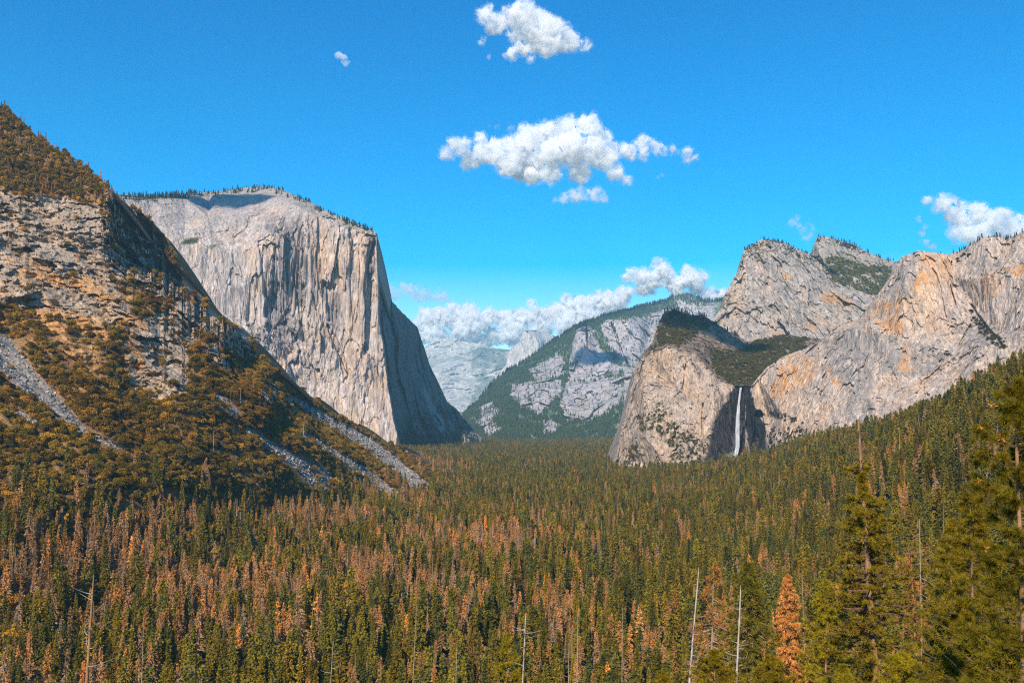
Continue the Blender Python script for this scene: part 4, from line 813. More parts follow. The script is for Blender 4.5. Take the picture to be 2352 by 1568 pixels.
#@@HERO
# ------------------------------------------------------------------ the trees that stand close, one by one
def empty(name, loc): o = link(bpy.data.objects.new(name, None)); o.location = loc; return o
def part(name, me, parent, mat=None):
    o = link(bpy.data.objects.new(name, me)); o.parent = parent; return o
def tuft(tm, c, d, n, L, W, r, spread=1.0):
    """a burst of n needles from c, pointing mostly along d"""
    v = r.normal(size=(n, 3)); v /= np.linalg.norm(v, axis=1)[:, None]; v = v*spread+d*.75; v /= np.linalg.norm(v, axis=1)[:, None]
    s_ = np.cross(v, r.normal(size=(n, 3))); s_ /= np.linalg.norm(s_, axis=1)[:, None]+1e-9
    l = L*r.uniform(.65, 1.15, n)[:, None]; b = c+v*l*.08
    tm.tris(np.stack([b+s_*W*.5, b-s_*W*.5, c+v*l], 1))
HEROES = []
def hero_pine(name, label, cat, top, bot, Y, prof, r0, nbr, leaf, bark, seed, nt=9, nn=12, nl=.45, nw=.09, bare=0, droop=.15, up=.25, sub=2, phrase=None, rb=.05, spread=1.0, bareL=None, cones=False, tipr=.03):
    r = np.random.default_rng(seed); u = Y/F
    a = pt(top[0], top[1], Y); b = pt(bot[0], bot[1], Y); base_z = float(gz(b[0], b[1]))-.4
    k = (base_z-a[2])/(b[2]-a[2]); base = a+(b-a)*min(k, 3.0) if b[2] < a[2]-1 else np.array([a[0], a[1], base_z]); base[2] = base_z
    H = a[2]-base_z; root = empty(name, base); tag(root, label, cat)
    def ax(t): return (a-base)*t+np.array([.15*math.sin(t*9+seed), 0, 0])*(1-t)
    tr = TM(); ts = np.linspace(0, 1, 14); tr.tube([ax(t) for t in ts], [r0*(1-t)**.8+tipr for t in ts], 9); 
    cr = TM(); br = TM(); py = np.array([p[0] for p in prof]); hw = np.array([p[1] for p in prof])*u
    ptop, pbot = py[0], py[-1]
    for i in range(nbr):
        yy = ptop+(pbot-ptop)*((i+r.random())/nbr); t = 1-(yy-top[1])*u/H
        L = np.interp(yy, py, hw)*r.uniform(.55, 1.12); th = r.uniform(0, 2*math.pi); o = np.array([math.cos(th), math.sin(th), 0]); s_ = np.array([-o[1], o[0], 0])
        bend = r.normal()*.22
        Pb = [ax(t)+(o*f+s_*bend*f*f)*L+np.array([0, 0, L*(up*f*f-droop*f)]) for f in np.linspace(0, 1, 6)]
        rr0 = min(rb*(.5+L*.25), r0*.5); br.tube(Pb, [rr0*(1-.85*f) for f in np.linspace(0, 1, 6)], 4)
        Pb = np.array(Pb); fc = r.uniform(.15, 1.0, max(2, nt//3))
        for j in range(nt):
            f = min(1.0, max(.1, fc[j % len(fc)]+r.normal()*.04)) if j else 1.0; q = Pb[min(int(f*5), 4)]*(1-(f*5-min(int(f*5), 4)))+Pb[min(int(f*5), 4)+1]*(f*5-min(int(f*5), 4))
            d = o+s_*r.normal()*.6+np.array([0, 0, .35+r.normal()*.3]); d /= np.linalg.norm(d)
            e = q+d*L*r.uniform(.02, .2)*(1.2-f*.5)*(1 if sub else 0); 
            if sub and L > .6: br.tube([q, (q+e)/2, e], [rr0*.25, rr0*.2, rr0*.1], 3)
            tuft(cr, e, d, nn, nl, nw, r, spread)
    for i in range(bare):
        yy = r.uniform(top[1]+2, ptop+15); t = 1-(yy-top[1])*u/H; L = (bareL or 2.6)*r.uniform(.3, 1); th = r.choice([0, math.pi])+r.normal()*.5; o = np.array([math.cos(th), math.sin(th), 0])
        Pb = [ax(t)+o*f*L+np.array([0, 0, L*(.15*math.sin(f*3)-.25*f*f)]) for f in np.linspace(0, 1, 6)]; br.tube(Pb, [rb*.8*(1-.8*f) for f in np.linspace(0, 1, 6)], 4)
        if i % 3 == 0: tuft(cr, Pb[-1], o, nn, nl, nw, r)
    tmesh = tr.mesh('trunk', bark, True); part('trunk', tmesh, root)
    part('branches', br.mesh('branches', M_BARK if bark is M_ORBARK else bark), root)
    part('crown', cr.mesh('crown', leaf), root)
    if cones:
        for q in cones:
            cn = TM(); c = pt(q[0], q[1], Y)-base
            for k2 in range(5): tuft(cn, c, np.array([0, -1, 0]), 3, .16, .06, r, .9)
            part('cone', cn.mesh('cone', M_CONE), root)
    HEROES.append((0.5*(top[0]+bot[0]), min(max(0.5*(top[1]+1568), 0), 1568), phrase or label)); return root
def hero_snag(label, top, bot, Y, r0, nbr, br, tm_, bm_, seed, phrase, curve=.25, up=0, t0=.4, name='dead_tree', side=None, extra=None):
    a = pt(top[0], top[1], Y); b = pt(bot[0], bot[1], Y); z0 = float(gz(b[0], b[1]))-.4
    k = (z0-a[2])/(b[2]-a[2]); base = a+(b-a)*min(k, 2.5); base[2] = z0
    H = a[2]-z0; vis = (a[2]-b[2])/H
    tk, bb = snag(seed, H, nbr, br, r0, curve=curve, kb=4, lean=(a[0]-base[0], a[1]-base[1]), up=up, t0=max(.1, 1-vis*1.1) if t0 is None else t0)
    root = empty(name, base); tag(root, label, 'dead tree')
    part('trunk', tk.mesh('trunk', tm_, True), root); part('branches', bb.mesh('branches', bm_), root)
    HEROES.append(((top[0]+bot[0])/2, (top[1]+min(bot[1], 1568))/2, phrase)); return root
M_PINE = mat_leaf('pine_needles_olive', .8, .5, .3, (.30, .215, .016))  # olive green needle colour
M_PINE2 = mat_leaf('pine_needles_close', .5, .5, .3, (.24, .185, .016))
M_YEL = mat_leaf('pine_needles_yellow_green', .8, .5, .3, (.38, .29, .018))
M_DKG = mat_leaf('fir_needles', .8, .5, .25, (.20, .17, .022))
M_GOLD = mat_leaf('orange_dead_needles', .8, .45, .3, (.78, .38, .11))
M_RUST = mat_leaf('rust_dead_needles', .8, .5, .25, (.50, .22, .06))
M_CONE = mat_leaf('cone_scales', .1, .3, 0, (.60, .26, .06))

hero_pine('big_pine_tree', 'tall old pine with a bare broken top and a pale brown trunk', 'pine tree', (1971,966), (2012,1568), 110, [(1068,30),(1080,50),(1086,6),(1128,6),(1150,45),(1190,66),(1260,62),(1300,80),(1350,92),(1420,100),(1500,96),(1568,104),(1640,100)], .62, 260, M_PINE, M_ORBARK, 1, nt=13, nn=16, nl=.55, nw=.1, bare=22, bareL=3.0, tipr=.13, droop=.05, up=.12, phrase='the tall pine with the bare top', rb=.11)
hero_pine('close_pine_tree', 'nearest pine, cut off by the right edge, with long needle tufts and orange cones', 'pine tree', (2332,872), (2349,1568), 28, [(880,12),(905,30),(950,62),(1010,80),(1090,96),(1150,80),(1240,95),(1330,120),(1420,150),(1500,150),(1568,170),(1640,170)], .11, 170, M_PINE2, M_ORBARK, 2, nt=10, nn=46, nl=.27, nw=.017, droop=-.05, up=.35, phrase='the nearest pine at the right edge', rb=.03, cones=[(2280,932),(2249,980),(2246,1102),(2262,1259),(2300,1010)])
hero_pine('pine_tree', 'slim pine with a pointed green top between the tall bare-topped pine and the nearest pine', 'pine tree', (2186,1192), (2182,1568), 75, [(1195,6),(1240,22),(1300,38),(1360,52),(1420,60),(1500,90),(1568,105),(1620,105)], .24, 170, M_PINE, M_ORBARK, 3, nt=10, nn=18, nl=.4, nw=.055, up=.3, droop=.05, phrase='the slim pine with the pointed top', rb=.05)
hero_pine('pine_tree', 'bushy pine whose rounded top shows just left of the nearest pine', 'pine tree', (2228,1130), (2240,1568), 58, [(1136,10),(1170,26),(1220,42),(1290,60),(1370,75),(1450,100),(1568,130),(1620,130)], .2, 180, M_PINE, M_ORBARK, 4, nt=10, nn=20, nl=.38, nw=.04, up=.3, droop=.02, phrase='the bushy pine left of the nearest pine', rb=.04)
hero_pine('fir_tree', 'dark green fir with drooping boughs behind the leaning bleached trunk', 'fir tree', (1717,1288), (1720,1568), 150, [(1292,4),(1330,22),(1370,40),(1420,52),(1470,60),(1568,66),(1600,60)], .35, 190, M_DKG, M_GREY, 5, nt=10, nn=12, nl=.7, nw=.16, up=-.05, droop=.25, phrase='the dark fir with drooping boughs', rb=.07)
hero_pine('young_pine_tree', 'young bright green pine with a pointed top left of the bleached trunk with curved limbs', 'pine tree', (1163,1452), (1168,1568), 130, [(1456,4),(1490,16),(1530,28),(1568,38),(1620,42)], .22, 60, M_YEL, M_ORBARK, 6, nt=9, nn=14, nl=.55, nw=.11, up=.3, droop=.0, phrase='the young bright green pine')
hero_pine('golden_conifer', 'dead conifer densely covered in bright orange needles', 'conifer', (1809,1320), (1816,1568), 150, [(1322,3),(1345,12),(1370,22),(1400,26),(1440,30),(1500,36),(1568,40),(1620,40)], .2, 210, M_GOLD, M_ORBARK, 7, nt=9, nn=12, nl=.6, nw=.16, up=.0, droop=.15, phrase='the bright orange conifer', rb=.04)
hero_pine('pine_tree', 'yellow green pine filling the space just left of the tall bare-topped pine', 'pine tree', (1900,1330), (1895,1568), 145, [(1334,5),(1380,26),(1430,42),(1490,55),(1568,60),(1600,60)], .3, 190, M_YEL, M_ORBARK, 8, nt=10, nn=14, nl=.6, nw=.12, up=.2, droop=.05, phrase='the yellow green pine beside the tall pine')
LOWP = [((1640,1492),90,58,'low green pine at the foot of the leaning bleached trunk, on its left side',M_PINE,9),((1768,1505),85,60,'low green pine between the leaning bleached trunk and the bright orange conifer',M_PINE,10),((2075,1500),72,66,'dense pine right of the foot of the tall bare-topped pine',M_YEL,11),((2290,1440),44,120,'broad pine boughs low in front of the nearest pine',M_PINE2,12),((1936,1526),78,30,'little yellow green fir at the very bottom, left of the tall trunk',M_YEL,13),((2165,1520),60,80,'dark low pine under the slim pointed pine',M_DKG,14),((1520,1540),110,38,'low green pine crown well left of the leaning bleached trunk',M_PINE,15)]
for tp_, Yh, hwid, lab, lm, sd_ in LOWP:
    hero_pine('low_pine_tree', lab, 'pine tree', tp_, (tp_[0]+4, 1568), Yh, [(tp_[1]+3, 5),(tp_[1]+30, hwid*.5),(tp_[1]+80, hwid),(tp_[1]+160, hwid*1.1)], .14, 130, lm, M_ORBARK, sd_, nt=10, nn=18, nl=.36, nw=.05 if Yh < 80 else .075, up=.35, droop=.0, phrase=None, rb=.04)
    HEROES.pop()
hero_pine('rusty_conifer', 'rust orange dying conifer with spreading boughs behind the split pale snag', 'conifer', (1640,1290), (1632,1568), 170, [(1296,6),(1330,26),(1380,44),(1430,52),(1490,60),(1568,60)], .4, 95, M_RUST, M_GREY, 20, nt=7, nn=10, nl=.6, nw=.15, up=-.05, droop=.25, phrase='the rust orange dying conifer', rb=.08)
hero_pine('dead_pine', 'dead pine with orange trunk and few rusty twigs, right of the tall pine', 'pine tree', (2092,1256), (2106,1568), 115, [(1262,10),(1300,26),(1370,20),(1430,36),(1480,30)], .42, 42, M_RUST, M_ORBARK, 21, nt=5, nn=9, nl=.5, nw=.1, up=-.1, droop=.3, phrase='the dead orange pine trunk', rb=.05)
hero_snag('grey dead tree with thin drooping bare limbs above the dead orange pine', (2112,1200), (2118,1568), 150, .22, 60, 9.0, M_GREY, M_GREY, 22, 'the grey tree with drooping limbs', curve=.35, up=.05, t0=.45)
hero_snag('smooth bleached trunk leaning right, almost without branches', (1701,1360), (1684,1568), 95, .27, 16, 2.2, M_WHITE, M_WHITE, 23, 'the leaning bleached trunk', curve=-.2, up=.2, t0=.5)
hero_snag('tall pale snag with a broken tip, in front of the rust orange dying conifer', (1604,1318), (1578,1568), 120, .30, 30, 3.6, M_WHITE, M_WHITE, 24, 'the split pale snag', curve=.1, up=0, t0=.45)
hero_snag('brown dead trunk with tiers of white curving bare limbs, low at the left', (214,1340), (196,1568), 105, .42, 44, 8.0, M_ORBARK, M_WHITE, 25, 'the brown snag with white limbs', curve=.3, up=.35, t0=.42)
hero_snag('tangle of pale bare limbs on a dead tree cut by the left edge', (-6,1318), (2,1568), 120, .35, 60, 3.2, M_GREY, M_WHITE, 26, 'the tangled dead tree at the left edge', curve=.4, up=.1, t0=.35)
hero_snag('charred black trunk with thin crooked bare limbs', (453,1455), (448,1568), 115, .3, 36, 8.0, M_DARKBARK, M_GREY, 27, 'the charred black trunk', curve=.3, up=.05, t0=.4)
hero_snag('bleached trunk with a needle-thin tip and long upcurving lower limbs', (1207,1418), (1194,1568), 120, .24, 24, 8.0, M_WHITE, M_WHITE, 28, 'the bleached trunk with curved limbs', curve=-.15, up=.1, t0=.5)
hero_snag('pale snag with many short drooping twigs, right one of a close pair', (1326,1412), (1325,1568), 150, .24, 90, 5.0, M_GREY, M_GREY, 29, 'the twiggy pale snag of the close pair', curve=.5, t0=.45)
hero_snag('bare pole-like snag, left one of a close pair', (1307,1478), (1302,1568), 150, .22, 18, 3.0, M_GREY, M_GREY, 30, 'the pole-like snag of the close pair', curve=.3, t0=.5)
hero_snag('thin pale dead tree leaning right among rusty conifers, low left of centre', (957,1392), (944,1568), 160, .2, 36, 5.0, M_GREY, M_GREY, 31, 'the thin pale dead tree left of centre', curve=.2, t0=.45)
hero_snag('slender pinkish snag with short spurs right of the thin leaning dead tree', (1050,1470), (1044,1568), 150, .18, 34, 4, M_GREY, M_GREY, 32, 'the slender pinkish snag', curve=.2, t0=.45)
hero_snag('dead tree with pale hooked limbs low between the charred trunk and the thin leaning one', (765,1480), (752,1568), 140, .2, 30, 6.0, M_GREY, M_WHITE, 33, 'the dead tree with hooked limbs', curve=-.2, t0=.45)
hero_snag('small brown dead tree standing just left of the charred black trunk', (330,1420), (326,1568), 170, .18, 40, 4, M_GREY, M_GREY, 34, 'the small brown dead tree', curve=.4, t0=.4)
hero_snag('very thin bare snag right of the split pale snag pair', (1430,1400), (1426,1568), 190, .18, 26, 3.5, M_GREY, M_GREY, 35, 'the very thin bare snag', curve=.2, t0=.45)
hero_snag('bare forked snag right of the bright orange conifer', (1842,1318), (1846,1450), 175, .16, 14, 3.4, M_GREY, M_WHITE, 36, 'the bare forked snag', curve=.1, t0=.45)
# dead trees standing out on the left slope
def on_slope(px, py):
    i = np.argmin(np.abs(LS.X[0]-px)); j = np.argmin(np.abs(LS.Y[:, i]-py)); return LS.P[j, i]
for k, (px, py, hpx, lab, phr) in enumerate([(489,1050,62,'tallest grey snag on the left slope, between the scree streaks','the tallest slope snag'),(548,1240,62,'bushy white dead tree standing in the oaks above the brown forest','the bushy white dead tree'),(401,968,22,'short leaning white snag high on the slope below the crags','the short white slope snag'),(553,935,42,'thin dead conifer beside the top of the short scree streak','the thin dead slope conifer'),(697,1000,45,'rusty dead tree between the two long scree streaks','the rusty slope tree'),(447,1170,50,'white snag with a crooked top at the edge of the oaks','the crooked white slope snag'),(530,920,30,'small bare tree above the short scree streak','the small bare slope tree')]):
    b = on_slope(px, py); Yb = b[1]; H = hpx*Yb/F; tk, bb = snag(200+k, H, 40, H*.16, H*.014, curve=.35, t0=.15)
    root = empty('dead_tree', b-np.array([0, 0, .4])); tag(root, lab, 'dead tree'); part('trunk', tk.mesh('trunk', M_WHITE), root); part('branches', bb.mesh('branches', M_WHITE if k != 4 else M_GREY), root)
    HEROES.append((px, py-hpx/2, phr))
# the nearest trees of the forest, each an object with its crown and trunk
ORD = ['nearest','second nearest','third nearest','fourth nearest','fifth nearest','sixth nearest','seventh nearest','eighth nearest','ninth nearest','tenth nearest']+['%s nearest' % w for w in ('eleventh','twelfth','thirteenth','fourteenth','fifteenth','sixteenth','seventeenth','eighteenth','nineteenth','twentieth')]+['%dth nearest' % k if k % 10 not in (1, 2, 3) else '%d%s nearest' % (k, {1: 'st', 2: 'nd', 3: 'rd'}[k % 10]) for k in range(21, 120)]
HX = np.array([h[0] for h in HEROES]); HY = np.array([h[1] for h in HEROES])
used = {}
def rel_labels(px, py, what):
    """labels by landmark, side and rank of nearness"""
    d = np.hypot(px[:, None]-HX, (py[:, None]-HY)); a = d.argmin(1); out = [None]*len(px); rows = {}
    for i in range(len(px)):
        dx, dy = px[i]-HX[a[i]], py[i]-HY[a[i]]
        sd_ = ('right of' if dx > 0 else 'left of') if abs(dx) > abs(dy) else ('behind' if dy < 0 else 'in front of')
        rows.setdefault((a[i], sd_), []).append((d[i, a[i]], i))
    for (ai, sd_), l in rows.items():
        for k, (_d, i) in enumerate(sorted(l)): out[i] = '%s %s %s %s' % (what, ORD[min(k, 110)], sd_, HEROES[ai][2]) if False else '%s, %s %s %s' % (what, ORD[min(k, 110)], sd_, HEROES[ai][2])
    return out
def split_meshes(L, nm, MA, MB, a='crown', b='trunk'): return [(x.mesh(a, MA), y.mesh(b, MB)) for x, y in L]
SETS = {0: ('conifer_tree', 'conifer', 'green conifer', split_meshes(CONS, 'c', M_LEAF, M_BARK), ('crown', 'trunk'), 'green conifers of the valley forest'),
        1: ('dead_conifer', 'conifer', 'brown dead conifer', split_meshes(DEADS, 'd', M_LEAF, M_GREY), ('crown', 'trunk'), 'dead brown conifers of the valley forest'),
        2: ('dead_tree', 'dead tree', 'bare snag', [(b.mesh('branches', M_GREY), t.mesh('trunk', M_GREY)) for t, b in SNAGS], ('branches', 'trunk'), 'bare snags of the valley forest'),
        3: ('oak_tree', 'oak', 'bushy oak', split_meshes(OAKS, 'o', M_LEAF, M_BARK), ('crown', 'trunk'), 'oaks between the conifers')}
for k, (nm, cat, what, ms, pn, grp) in SETS.items():
    ii = np.nonzero(near & (kindv == k))[0]
    hx, hy = proj(allp[ii]+np.array([0, 0, 16.]))
    labs = rel_labels(hx, hy, what)
    for n_, i in enumerate(ii):
        root = bpy.data.objects.new(nm, None); SC.objects.link(root); root.location = allp[i]-np.array([0, 0, .3]); root.rotation_euler = ROT[i]; root.scale = SCL[i]
        tag(root, labs[n_], cat, grp)
        A, B = ms[IDX[i]]
        c = bpy.data.objects.new(pn[0], A); SC.objects.link(c); c.parent = root; c['tint'] = [float(v) for v in TINT[i]]
        t = bpy.data.objects.new(pn[1], B); SC.objects.link(t); t.parent = root
ii = np.nonzero(onear)[0]; hx, hy = proj(op[ii]+np.array([0, 0, 4.])); labs = rel_labels(hx, hy, 'golden oak bush')
for n_, i in enumerate(ii):
    o = bpy.data.objects.new('oak_bush', PO[oI[i]]); SC.objects.link(o); o.location = op[i]-np.array([0, 0, .8]); o.rotation_euler = oR[i]; o.scale = oS[i]
    o['tint'] = [float(v) for v in oT[i]]; tag(o, labs[n_], 'oak', 'oak bushes low on the left slope')

# ------------------------------------------------------------------ the waterfall
M_WATER, nt_, b_, o_ = new_mat('falling_water')
b_.inputs['Base Color'].default_value = (.86, .88, .9, 1); b_.inputs['Roughness'].default_value = .6
g_ = mnode(nt_, 'ShaderNodeNewGeometry'); mp_ = mnode(nt_, 'ShaderNodeMapping'); mp_.inputs['Scale'].default_value = (.55, .55, .035); nt_.links.new(g_.outputs['Position'], mp_.inputs[0])
n_ = mnode(nt_, 'ShaderNodeTexNoise'); n_.inputs['Scale'].default_value = 1.0; n_.inputs['Detail'].default_value = 5; nt_.links.new(mp_.outputs[0], n_.inputs['Vector'])
mr_ = mnode(nt_, 'ShaderNodeMapRange'); mr_.inputs[1].default_value = .38; mr_.inputs[2].default_value = .62; mr_.inputs[3].default_value = .0; mr_.inputs[4].default_value = .8; nt_.links.new(n_.outputs[0], mr_.inputs[0]); nt_.links.new(mr_.outputs[0], b_.inputs['Alpha'])
YF = 2400.0
FALL = [(1701,890,4),(1699,905,4.5),(1696,930,6),(1694,955,8),(1693,980,9),(1693,1005,9.5),(1693,1025,9),(1690,1040,9),(1684,1052,12)]
c0 = pt(1701, 888, YF); wt = TM()
wr = np.random.default_rng(4)
for k in range(46):                                        # many narrow strands falling side by side
    f = wr.uniform(-1, 1); dep = wr.uniform(-5, 5); t0 = int(wr.integers(0, 4)) if k > 8 else 0
    pp = []; 
    for (x, y, w) in FALL[t0:]: p = pt(x+f*w*(.2+.38*abs(f))+wr.normal()*.4, y, YF+dep)-c0; pp.append(p)
    wt.tube(pp, [.4+.17*i for i in range(len(pp))], 4)
wf = empty('waterfall', c0); tag(wf, 'tall white waterfall dropping down a dark wet cleft in the cliff', 'waterfall'); part('falling_water', wt.mesh('falling_water', M_WATER, True), wf)
mist = TM(); 
for k in range(26):
    q = pt(1684+wr.normal()*7, 1048+wr.normal()*5-abs(wr.normal())*3, YF-8+wr.normal()*4)-c0; v = ICV_S*wr.uniform(4, 8); mist.add(v+q, ICF_S)
for k in range(24):
    f = wr.random(); q = pt(1693-6*f+wr.normal()*(2+2.5*f), 985+60*f, YF-4+wr.normal()*3)-c0; mist.add(ICV_S*wr.uniform(2.5, 6)*np.array([1, 1, 1.8])+q, ICF_S)
mo = part('spray', mist.mesh('spray', M_MIST, True), wf)
for px, py, w in ((1630,1079,3.2),(1613,1090,2.6)):
    p0 = pt(px+2, py-9, 2330.); q = TM()
    for k in range(5): q.tube([pt(px+2+wr.normal()*.8, py-9, 2330.)-p0, pt(px+wr.normal(), py-2, 2328.)-p0, pt(px-1+wr.normal()*w*.5, py+5, 2326.)-p0], [.8, 1.4, 2.0], 4)
    o = link(bpy.data.objects.new('cascade', q.mesh('cascade', M_WATER, True))); o.location = p0; tag(o, 'small white cascade in the rocks below the waterfall, '+('upper of two' if px > 1620 else 'lower of two'), 'cascade')
#@@CLOUDS
# ------------------------------------------------------------------ clouds (closed bodies of droplets, far above and beyond the valley)
def vol_mat(name, dens, color, aniso=0.0, ns=None):
    m = bpy.data.materials.new(name); m.use_nodes = True; nt = m.node_tree; nt.nodes.clear()
    out = nt.nodes.new('ShaderNodeOutputMaterial'); v = nt.nodes.new('ShaderNodeVolumePrincipled')
    v.inputs['Density'].default_value = dens; v.inputs['Color'].default_value = (*color, 1); v.inputs['Anisotropy'].default_value = aniso
    if ns:
        g = nt.nodes.new('ShaderNodeNewGeometry'); n = nt.nodes.new('ShaderNodeTexNoise'); n.inputs['Scale'].default_value = 1/ns; n.inputs['Detail'].default_value = 5; n.inputs['Roughness'].default_value = .62
        nt.links.new(g.outputs['Position'], n.inputs['Vector']); r = nt.nodes.new('ShaderNodeMapRange'); r.inputs[1].default_value = .43; r.inputs[2].default_value = .58; r.inputs[3].default_value = 0; r.inputs[4].default_value = dens*1.6
        nt.links.new(n.outputs[0], r.inputs[0]); nt.links.new(r.outputs[0], v.inputs['Density']); m.cycles.volume_step_rate = .12
    nt.links.new(v.outputs[0], out.inputs['Volume']); return m
_ico = bpy.data.meshes.new('puff')
import bmesh
_bm = bmesh.new(); bmesh.ops.create_icosphere(_bm, subdivisions=3, radius=1); _bm.to_mesh(_ico); _bm.free()
ICV = np.array([v.co[:] for v in _ico.vertices]); ICF = np.array([p.vertices[:] for p in _ico.polygons])
def cloud(label, Y, puffs, seed=0, dens=0.03, vox=1.6, amp=1.0, flat=0.7, extra=26, name='cloud', pos=None, upx=None):
    """puffs (px, py, radius px) traced on the photograph, Y metres ahead"""
    r = np.random.default_rng(seed); u = Y/F if upx is None else upx
    V = []; Fc = []; n = 0; lst = []
    for x, y, q in puffs:
        c = pt(x, y, Y) if pos is None else np.array(pos)+np.array([x, 0, -y])*u
        lst.append((c+np.array([0, r.normal()*q*.4*u, 0]), q*u))
    for k in range(extra):
        c, q = lst[r.integers(0, len(puffs))]; th = r.uniform(-.4, 3.6); ph = r.normal()*.6
        lst.append((c+q*.85*np.array([math.cos(th)*math.cos(ph), math.sin(ph), math.sin(th)*math.cos(ph)]), q*r.uniform(.22, .5)))
    for c, q in lst:
        v = ICV*q; v[:, 2] = np.where(v[:, 2] < 0, v[:, 2]*flat, v[:, 2]); V.append(v+c); Fc.append(ICF+n); n += len(ICV)
    me = np_mesh('cloud_raw', np.concatenate(V), np.concatenate(Fc)); o = bpy.data.objects.new('cloud_raw', me); SC.objects.link(o)
    md = o.modifiers.new('r', 'REMESH'); md.mode = 'VOXEL'; md.voxel_size = vox*u
    dg = bpy.context.evaluated_depsgraph_get(); e = o.evaluated_get(dg); m2 = bpy.data.meshes.new_from_object(e)
    P = np.empty(len(m2.vertices)*3, np.float32); m2.vertices.foreach_get('co', P); P = P.reshape(-1, 3).astype(float)
    N = np.empty(len(m2.vertices)*3, np.float32); m2.vertices.foreach_get('normal', N); N = N.reshape(-1, 3)
    Q = P+100*u*seed
    d = amp*u*(7+16*fbm(Q, 60*u, 3, .55, seed)+15*fbm(Q, 26*u, 3, .6, seed+3)-8*np.abs(fbm(Q, 11*u, 3, .6, seed+5))*2+3.5*fbm(Q, 5.5*u, 3, .65, seed+7))
    w = np.stack([fbm(Q, 14*u, 3, .6, seed+k) for k in (11, 13, 17)], -1)*7*u*amp
    P = P+N*d[:, None]+w
    bpy.data.objects.remove(o); ob = None
    fr = m2.copy()
    for nm, mm, off, dk, nk in ((name, m2, -3.0, 1.0, 26), ('fringe', fr, 2.5, .16, 12)):
        wv = np.stack([fbm(Q, 10*u, 3, .6, seed+k+off) for k in (21, 23, 27)], -1)*7*u*amp
        mm.vertices.foreach_set('co', (P+N*off*u*amp+(wv if nm == 'fringe' else 0)).astype(np.float32).ravel()); mm.update()
        mm.materials.clear(); mm.materials.append(vol_mat('cloud_droplets', dens/u*3.0*dk, (1.0, 1.0, 1.0), 0.0, ns=nk*u if pos is None else None)); mm.name = nm
        q = link(bpy.data.objects.new(nm, mm))
        if ob is None: ob = q
        else: q.parent = ob
        if pos is not None or amp < .75: break
    tag(ob, label, 'cloud', 'clouds over the valley'); return ob
cloud('white cloud highest in the blue sky, rounded above with a grey underside', 6000, [(1115,40,20),(1140,52,24),(1170,45,26),(1200,48,34),(1235,50,36),(1225,82,42),(1262,78,36),(1290,92,30),(1310,100,24),(1338,104,11),(1352,106,7),(1190,75,26),(1255,105,26),(1185,122,12),(1205,118,16),(1218,138,7)], 1)
cloud('small thin cloud wisp just under the highest white cloud', 6000, [(1160,128,6),(1172,124,7),(1104,98,5),(1111,92,5),(1122,130,4)], 2, 0.012, 1.0, .6, extra=6)
cloud('broad white cloud stretched across the middle of the sky', 8000, [(1030,350,18),(1052,345,24),(1080,370,24),(1110,355,26),(1105,322,15),(1140,350,30),(1165,385,28),(1180,350,36),(1215,330,38),(1215,380,36),(1255,310,34),(1265,360,44),(1300,305,32),(1310,350,44),(1345,305,30),(1355,350,38),(1380,325,26),(1385,370,30),(1400,350,24),(1410,400,18),(1435,412,11),(1430,345,18),(1455,350,15),(1478,358,12),(1475,330,12),(1500,340,14),(1525,345,13),(1550,350,12),(1575,356,10),(1597,362,7),(1260,405,24),(1220,410,22),(1330,395,26)], 3)
cloud('small flat cloud hanging right below the broad white cloud', 6800, [(1275,462,8),(1295,458,13),(1320,450,17),(1345,448,18),(1370,452,15),(1392,458,9),(1335,434,9)], 4, .02, 1.2, .8)
cloud('bright white cloud above the granite wall at the right', 13000, [(2130,465,10),(2150,480,16),(2170,470,20),(2195,490,24),(2215,510,26),(2240,500,28),(2265,515,30),(2290,510,28),(2310,525,26),(2335,520,22),(2360,530,26),(2200,540,22),(2240,545,26),(2290,550,26)], 5)
cloud('ragged little cloud left of the bright cloud over the granite wall', 13500, [(2113,508,6),(2130,520,8),(2112,537,9),(2122,560,10),(2140,566,9),(2108,500,4)], 6, .014, 1.0, .7, extra=10)
cloud('thin torn wisp of cloud between the two right peaks', 12000, [(1822,510,6),(1836,520,7),(1845,532,9),(1855,545,7),(1862,525,6),(1828,504,4)], 7, .007, 1.0, .9, extra=8)
cloud('bulging white cloud rising behind the pale rounded summit', 26000, [(1452,635,15),(1475,640,18),(1500,648,20),(1525,640,26),(1515,625,16),(1550,655,24),(1585,645,26),(1600,665,20),(1620,675,14),(1640,684,10),(1480,660,16),(1560,685,20),(1655,682,8)], 8, .08)
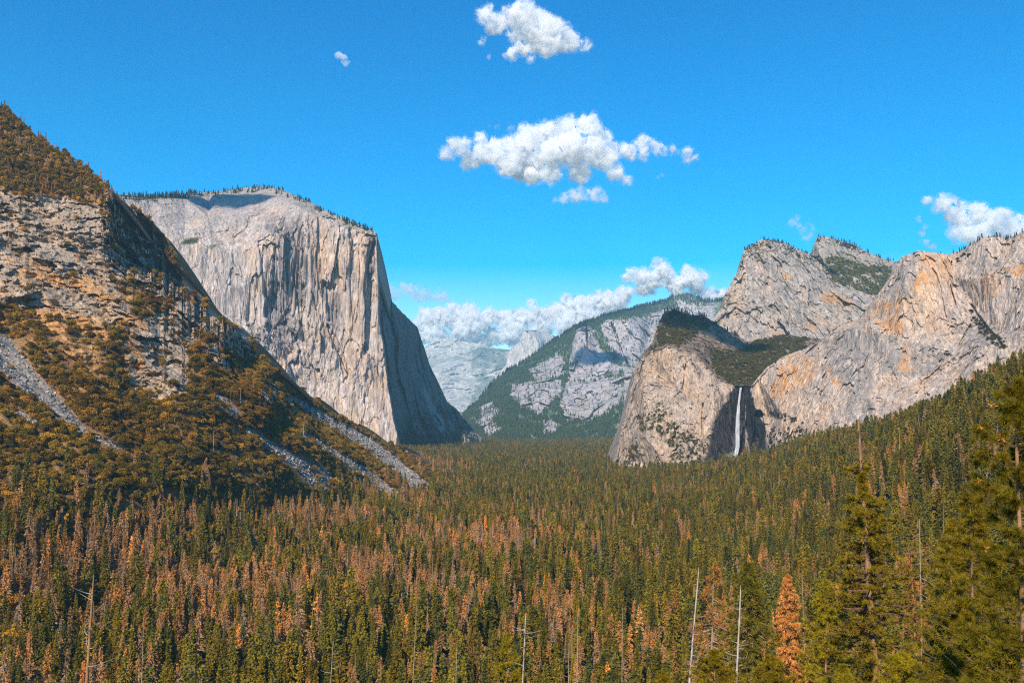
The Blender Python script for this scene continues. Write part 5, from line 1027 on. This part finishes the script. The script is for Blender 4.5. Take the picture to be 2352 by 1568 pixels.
cloud('long cumulus bank lying low behind the distant mountains', 28000, [(965,745,18),(985,735,22),(1010,735,24),(1045,728,26),(1070,722,24),(1090,745,28),(1125,735,22),(1150,735,22),(1165,745,28),(1200,735,24),(1225,730,18),(1250,730,22),(1280,722,22),(1315,712,22),(1345,700,24),(1375,690,20),(1400,695,22),(1430,680,18),(1440,670,12),(1420,705,22),(1300,745,28),(1240,755,30),(1180,770,30),(1120,775,30),(1060,765,30),(1000,770,28),(960,775,24),(1350,730,24),(1300,690,9),(1305,680,6),(1195,708,8),(1220,700,7)], 9, .09)
cloud('loose flat cloud just right of the great granite cliff', 24000, [(895,672,12),(915,680,14),(935,668,14),(955,675,16),(975,682,15),(1000,680,12),(1015,685,10),(1028,690,7),(1012,664,6),(890,655,6)], 10, .012, 1.2, .8)
cloud('small white puff high in the sky left of the other clouds', 6000, [(778,131,9),(788,135,10),(795,143,7)], 11, .02, 1.0, .5, extra=5)
cloud('tiny faint puff of cloud far above the distant mountains', 20000, [(1074,608,5),(1084,609,5)], 12, .01, 1.0, .3, extra=3)
cloud('tiny faint puff just below the right end of the broad cloud', 9000, [(1510,408,7),(1520,406,6)], 13, .008, 1.0, .5, extra=4)
cloud('faint wisp of cloud above the broad cloud at its left', 9000, [(1122,290,4),(1145,293,6),(1175,298,7)], 14, .006, 1.0, .5, extra=4)
# three more clouds stand over the near valley, above the picture; their shade lies on the cliff top, the fall's crag and the far cliffs
for k, (px, py, Y, zt, sx) in enumerate([(505,478,3600,2500,185),(1620,752,3000,2500,165),(1375,815,6900,2500,170)]):
    T = pt(px, py, Y); c = T+SL*(zt-T[2])/SL[2]
    cloud(('cloud shading the top of the great cliff', 'cloud shading the crag beside the waterfall', 'cloud shading the far grey cliffs')[k], 3000, [(-.7*sx,0,.45*sx),(0,0,.6*sx),(.7*sx,0,.45*sx),(.3*sx,0,.5*sx)], 20+k, .02, sx*.05, sx*.02, flat=.4, extra=12, pos=c, upx=1.0)
# ------------------------------------------------------------------ air
hm = vol_mat('hazy_air', HAZE, (.38, .78, 1.0), 0.0)
bm = bmesh.new(); bmesh.ops.create_cube(bm, size=1); hme = bpy.data.meshes.new('haze'); bm.to_mesh(hme); bm.free(); hme.materials.append(hm)
hz = link(bpy.data.objects.new('haze', hme)); hz.scale = (42000, 43000, 2000); hz.location = (0, 500, 1850-1000); tag(hz, kind='stuff', label='pale blue haze between the viewpoint and the far mountains')
#@@END
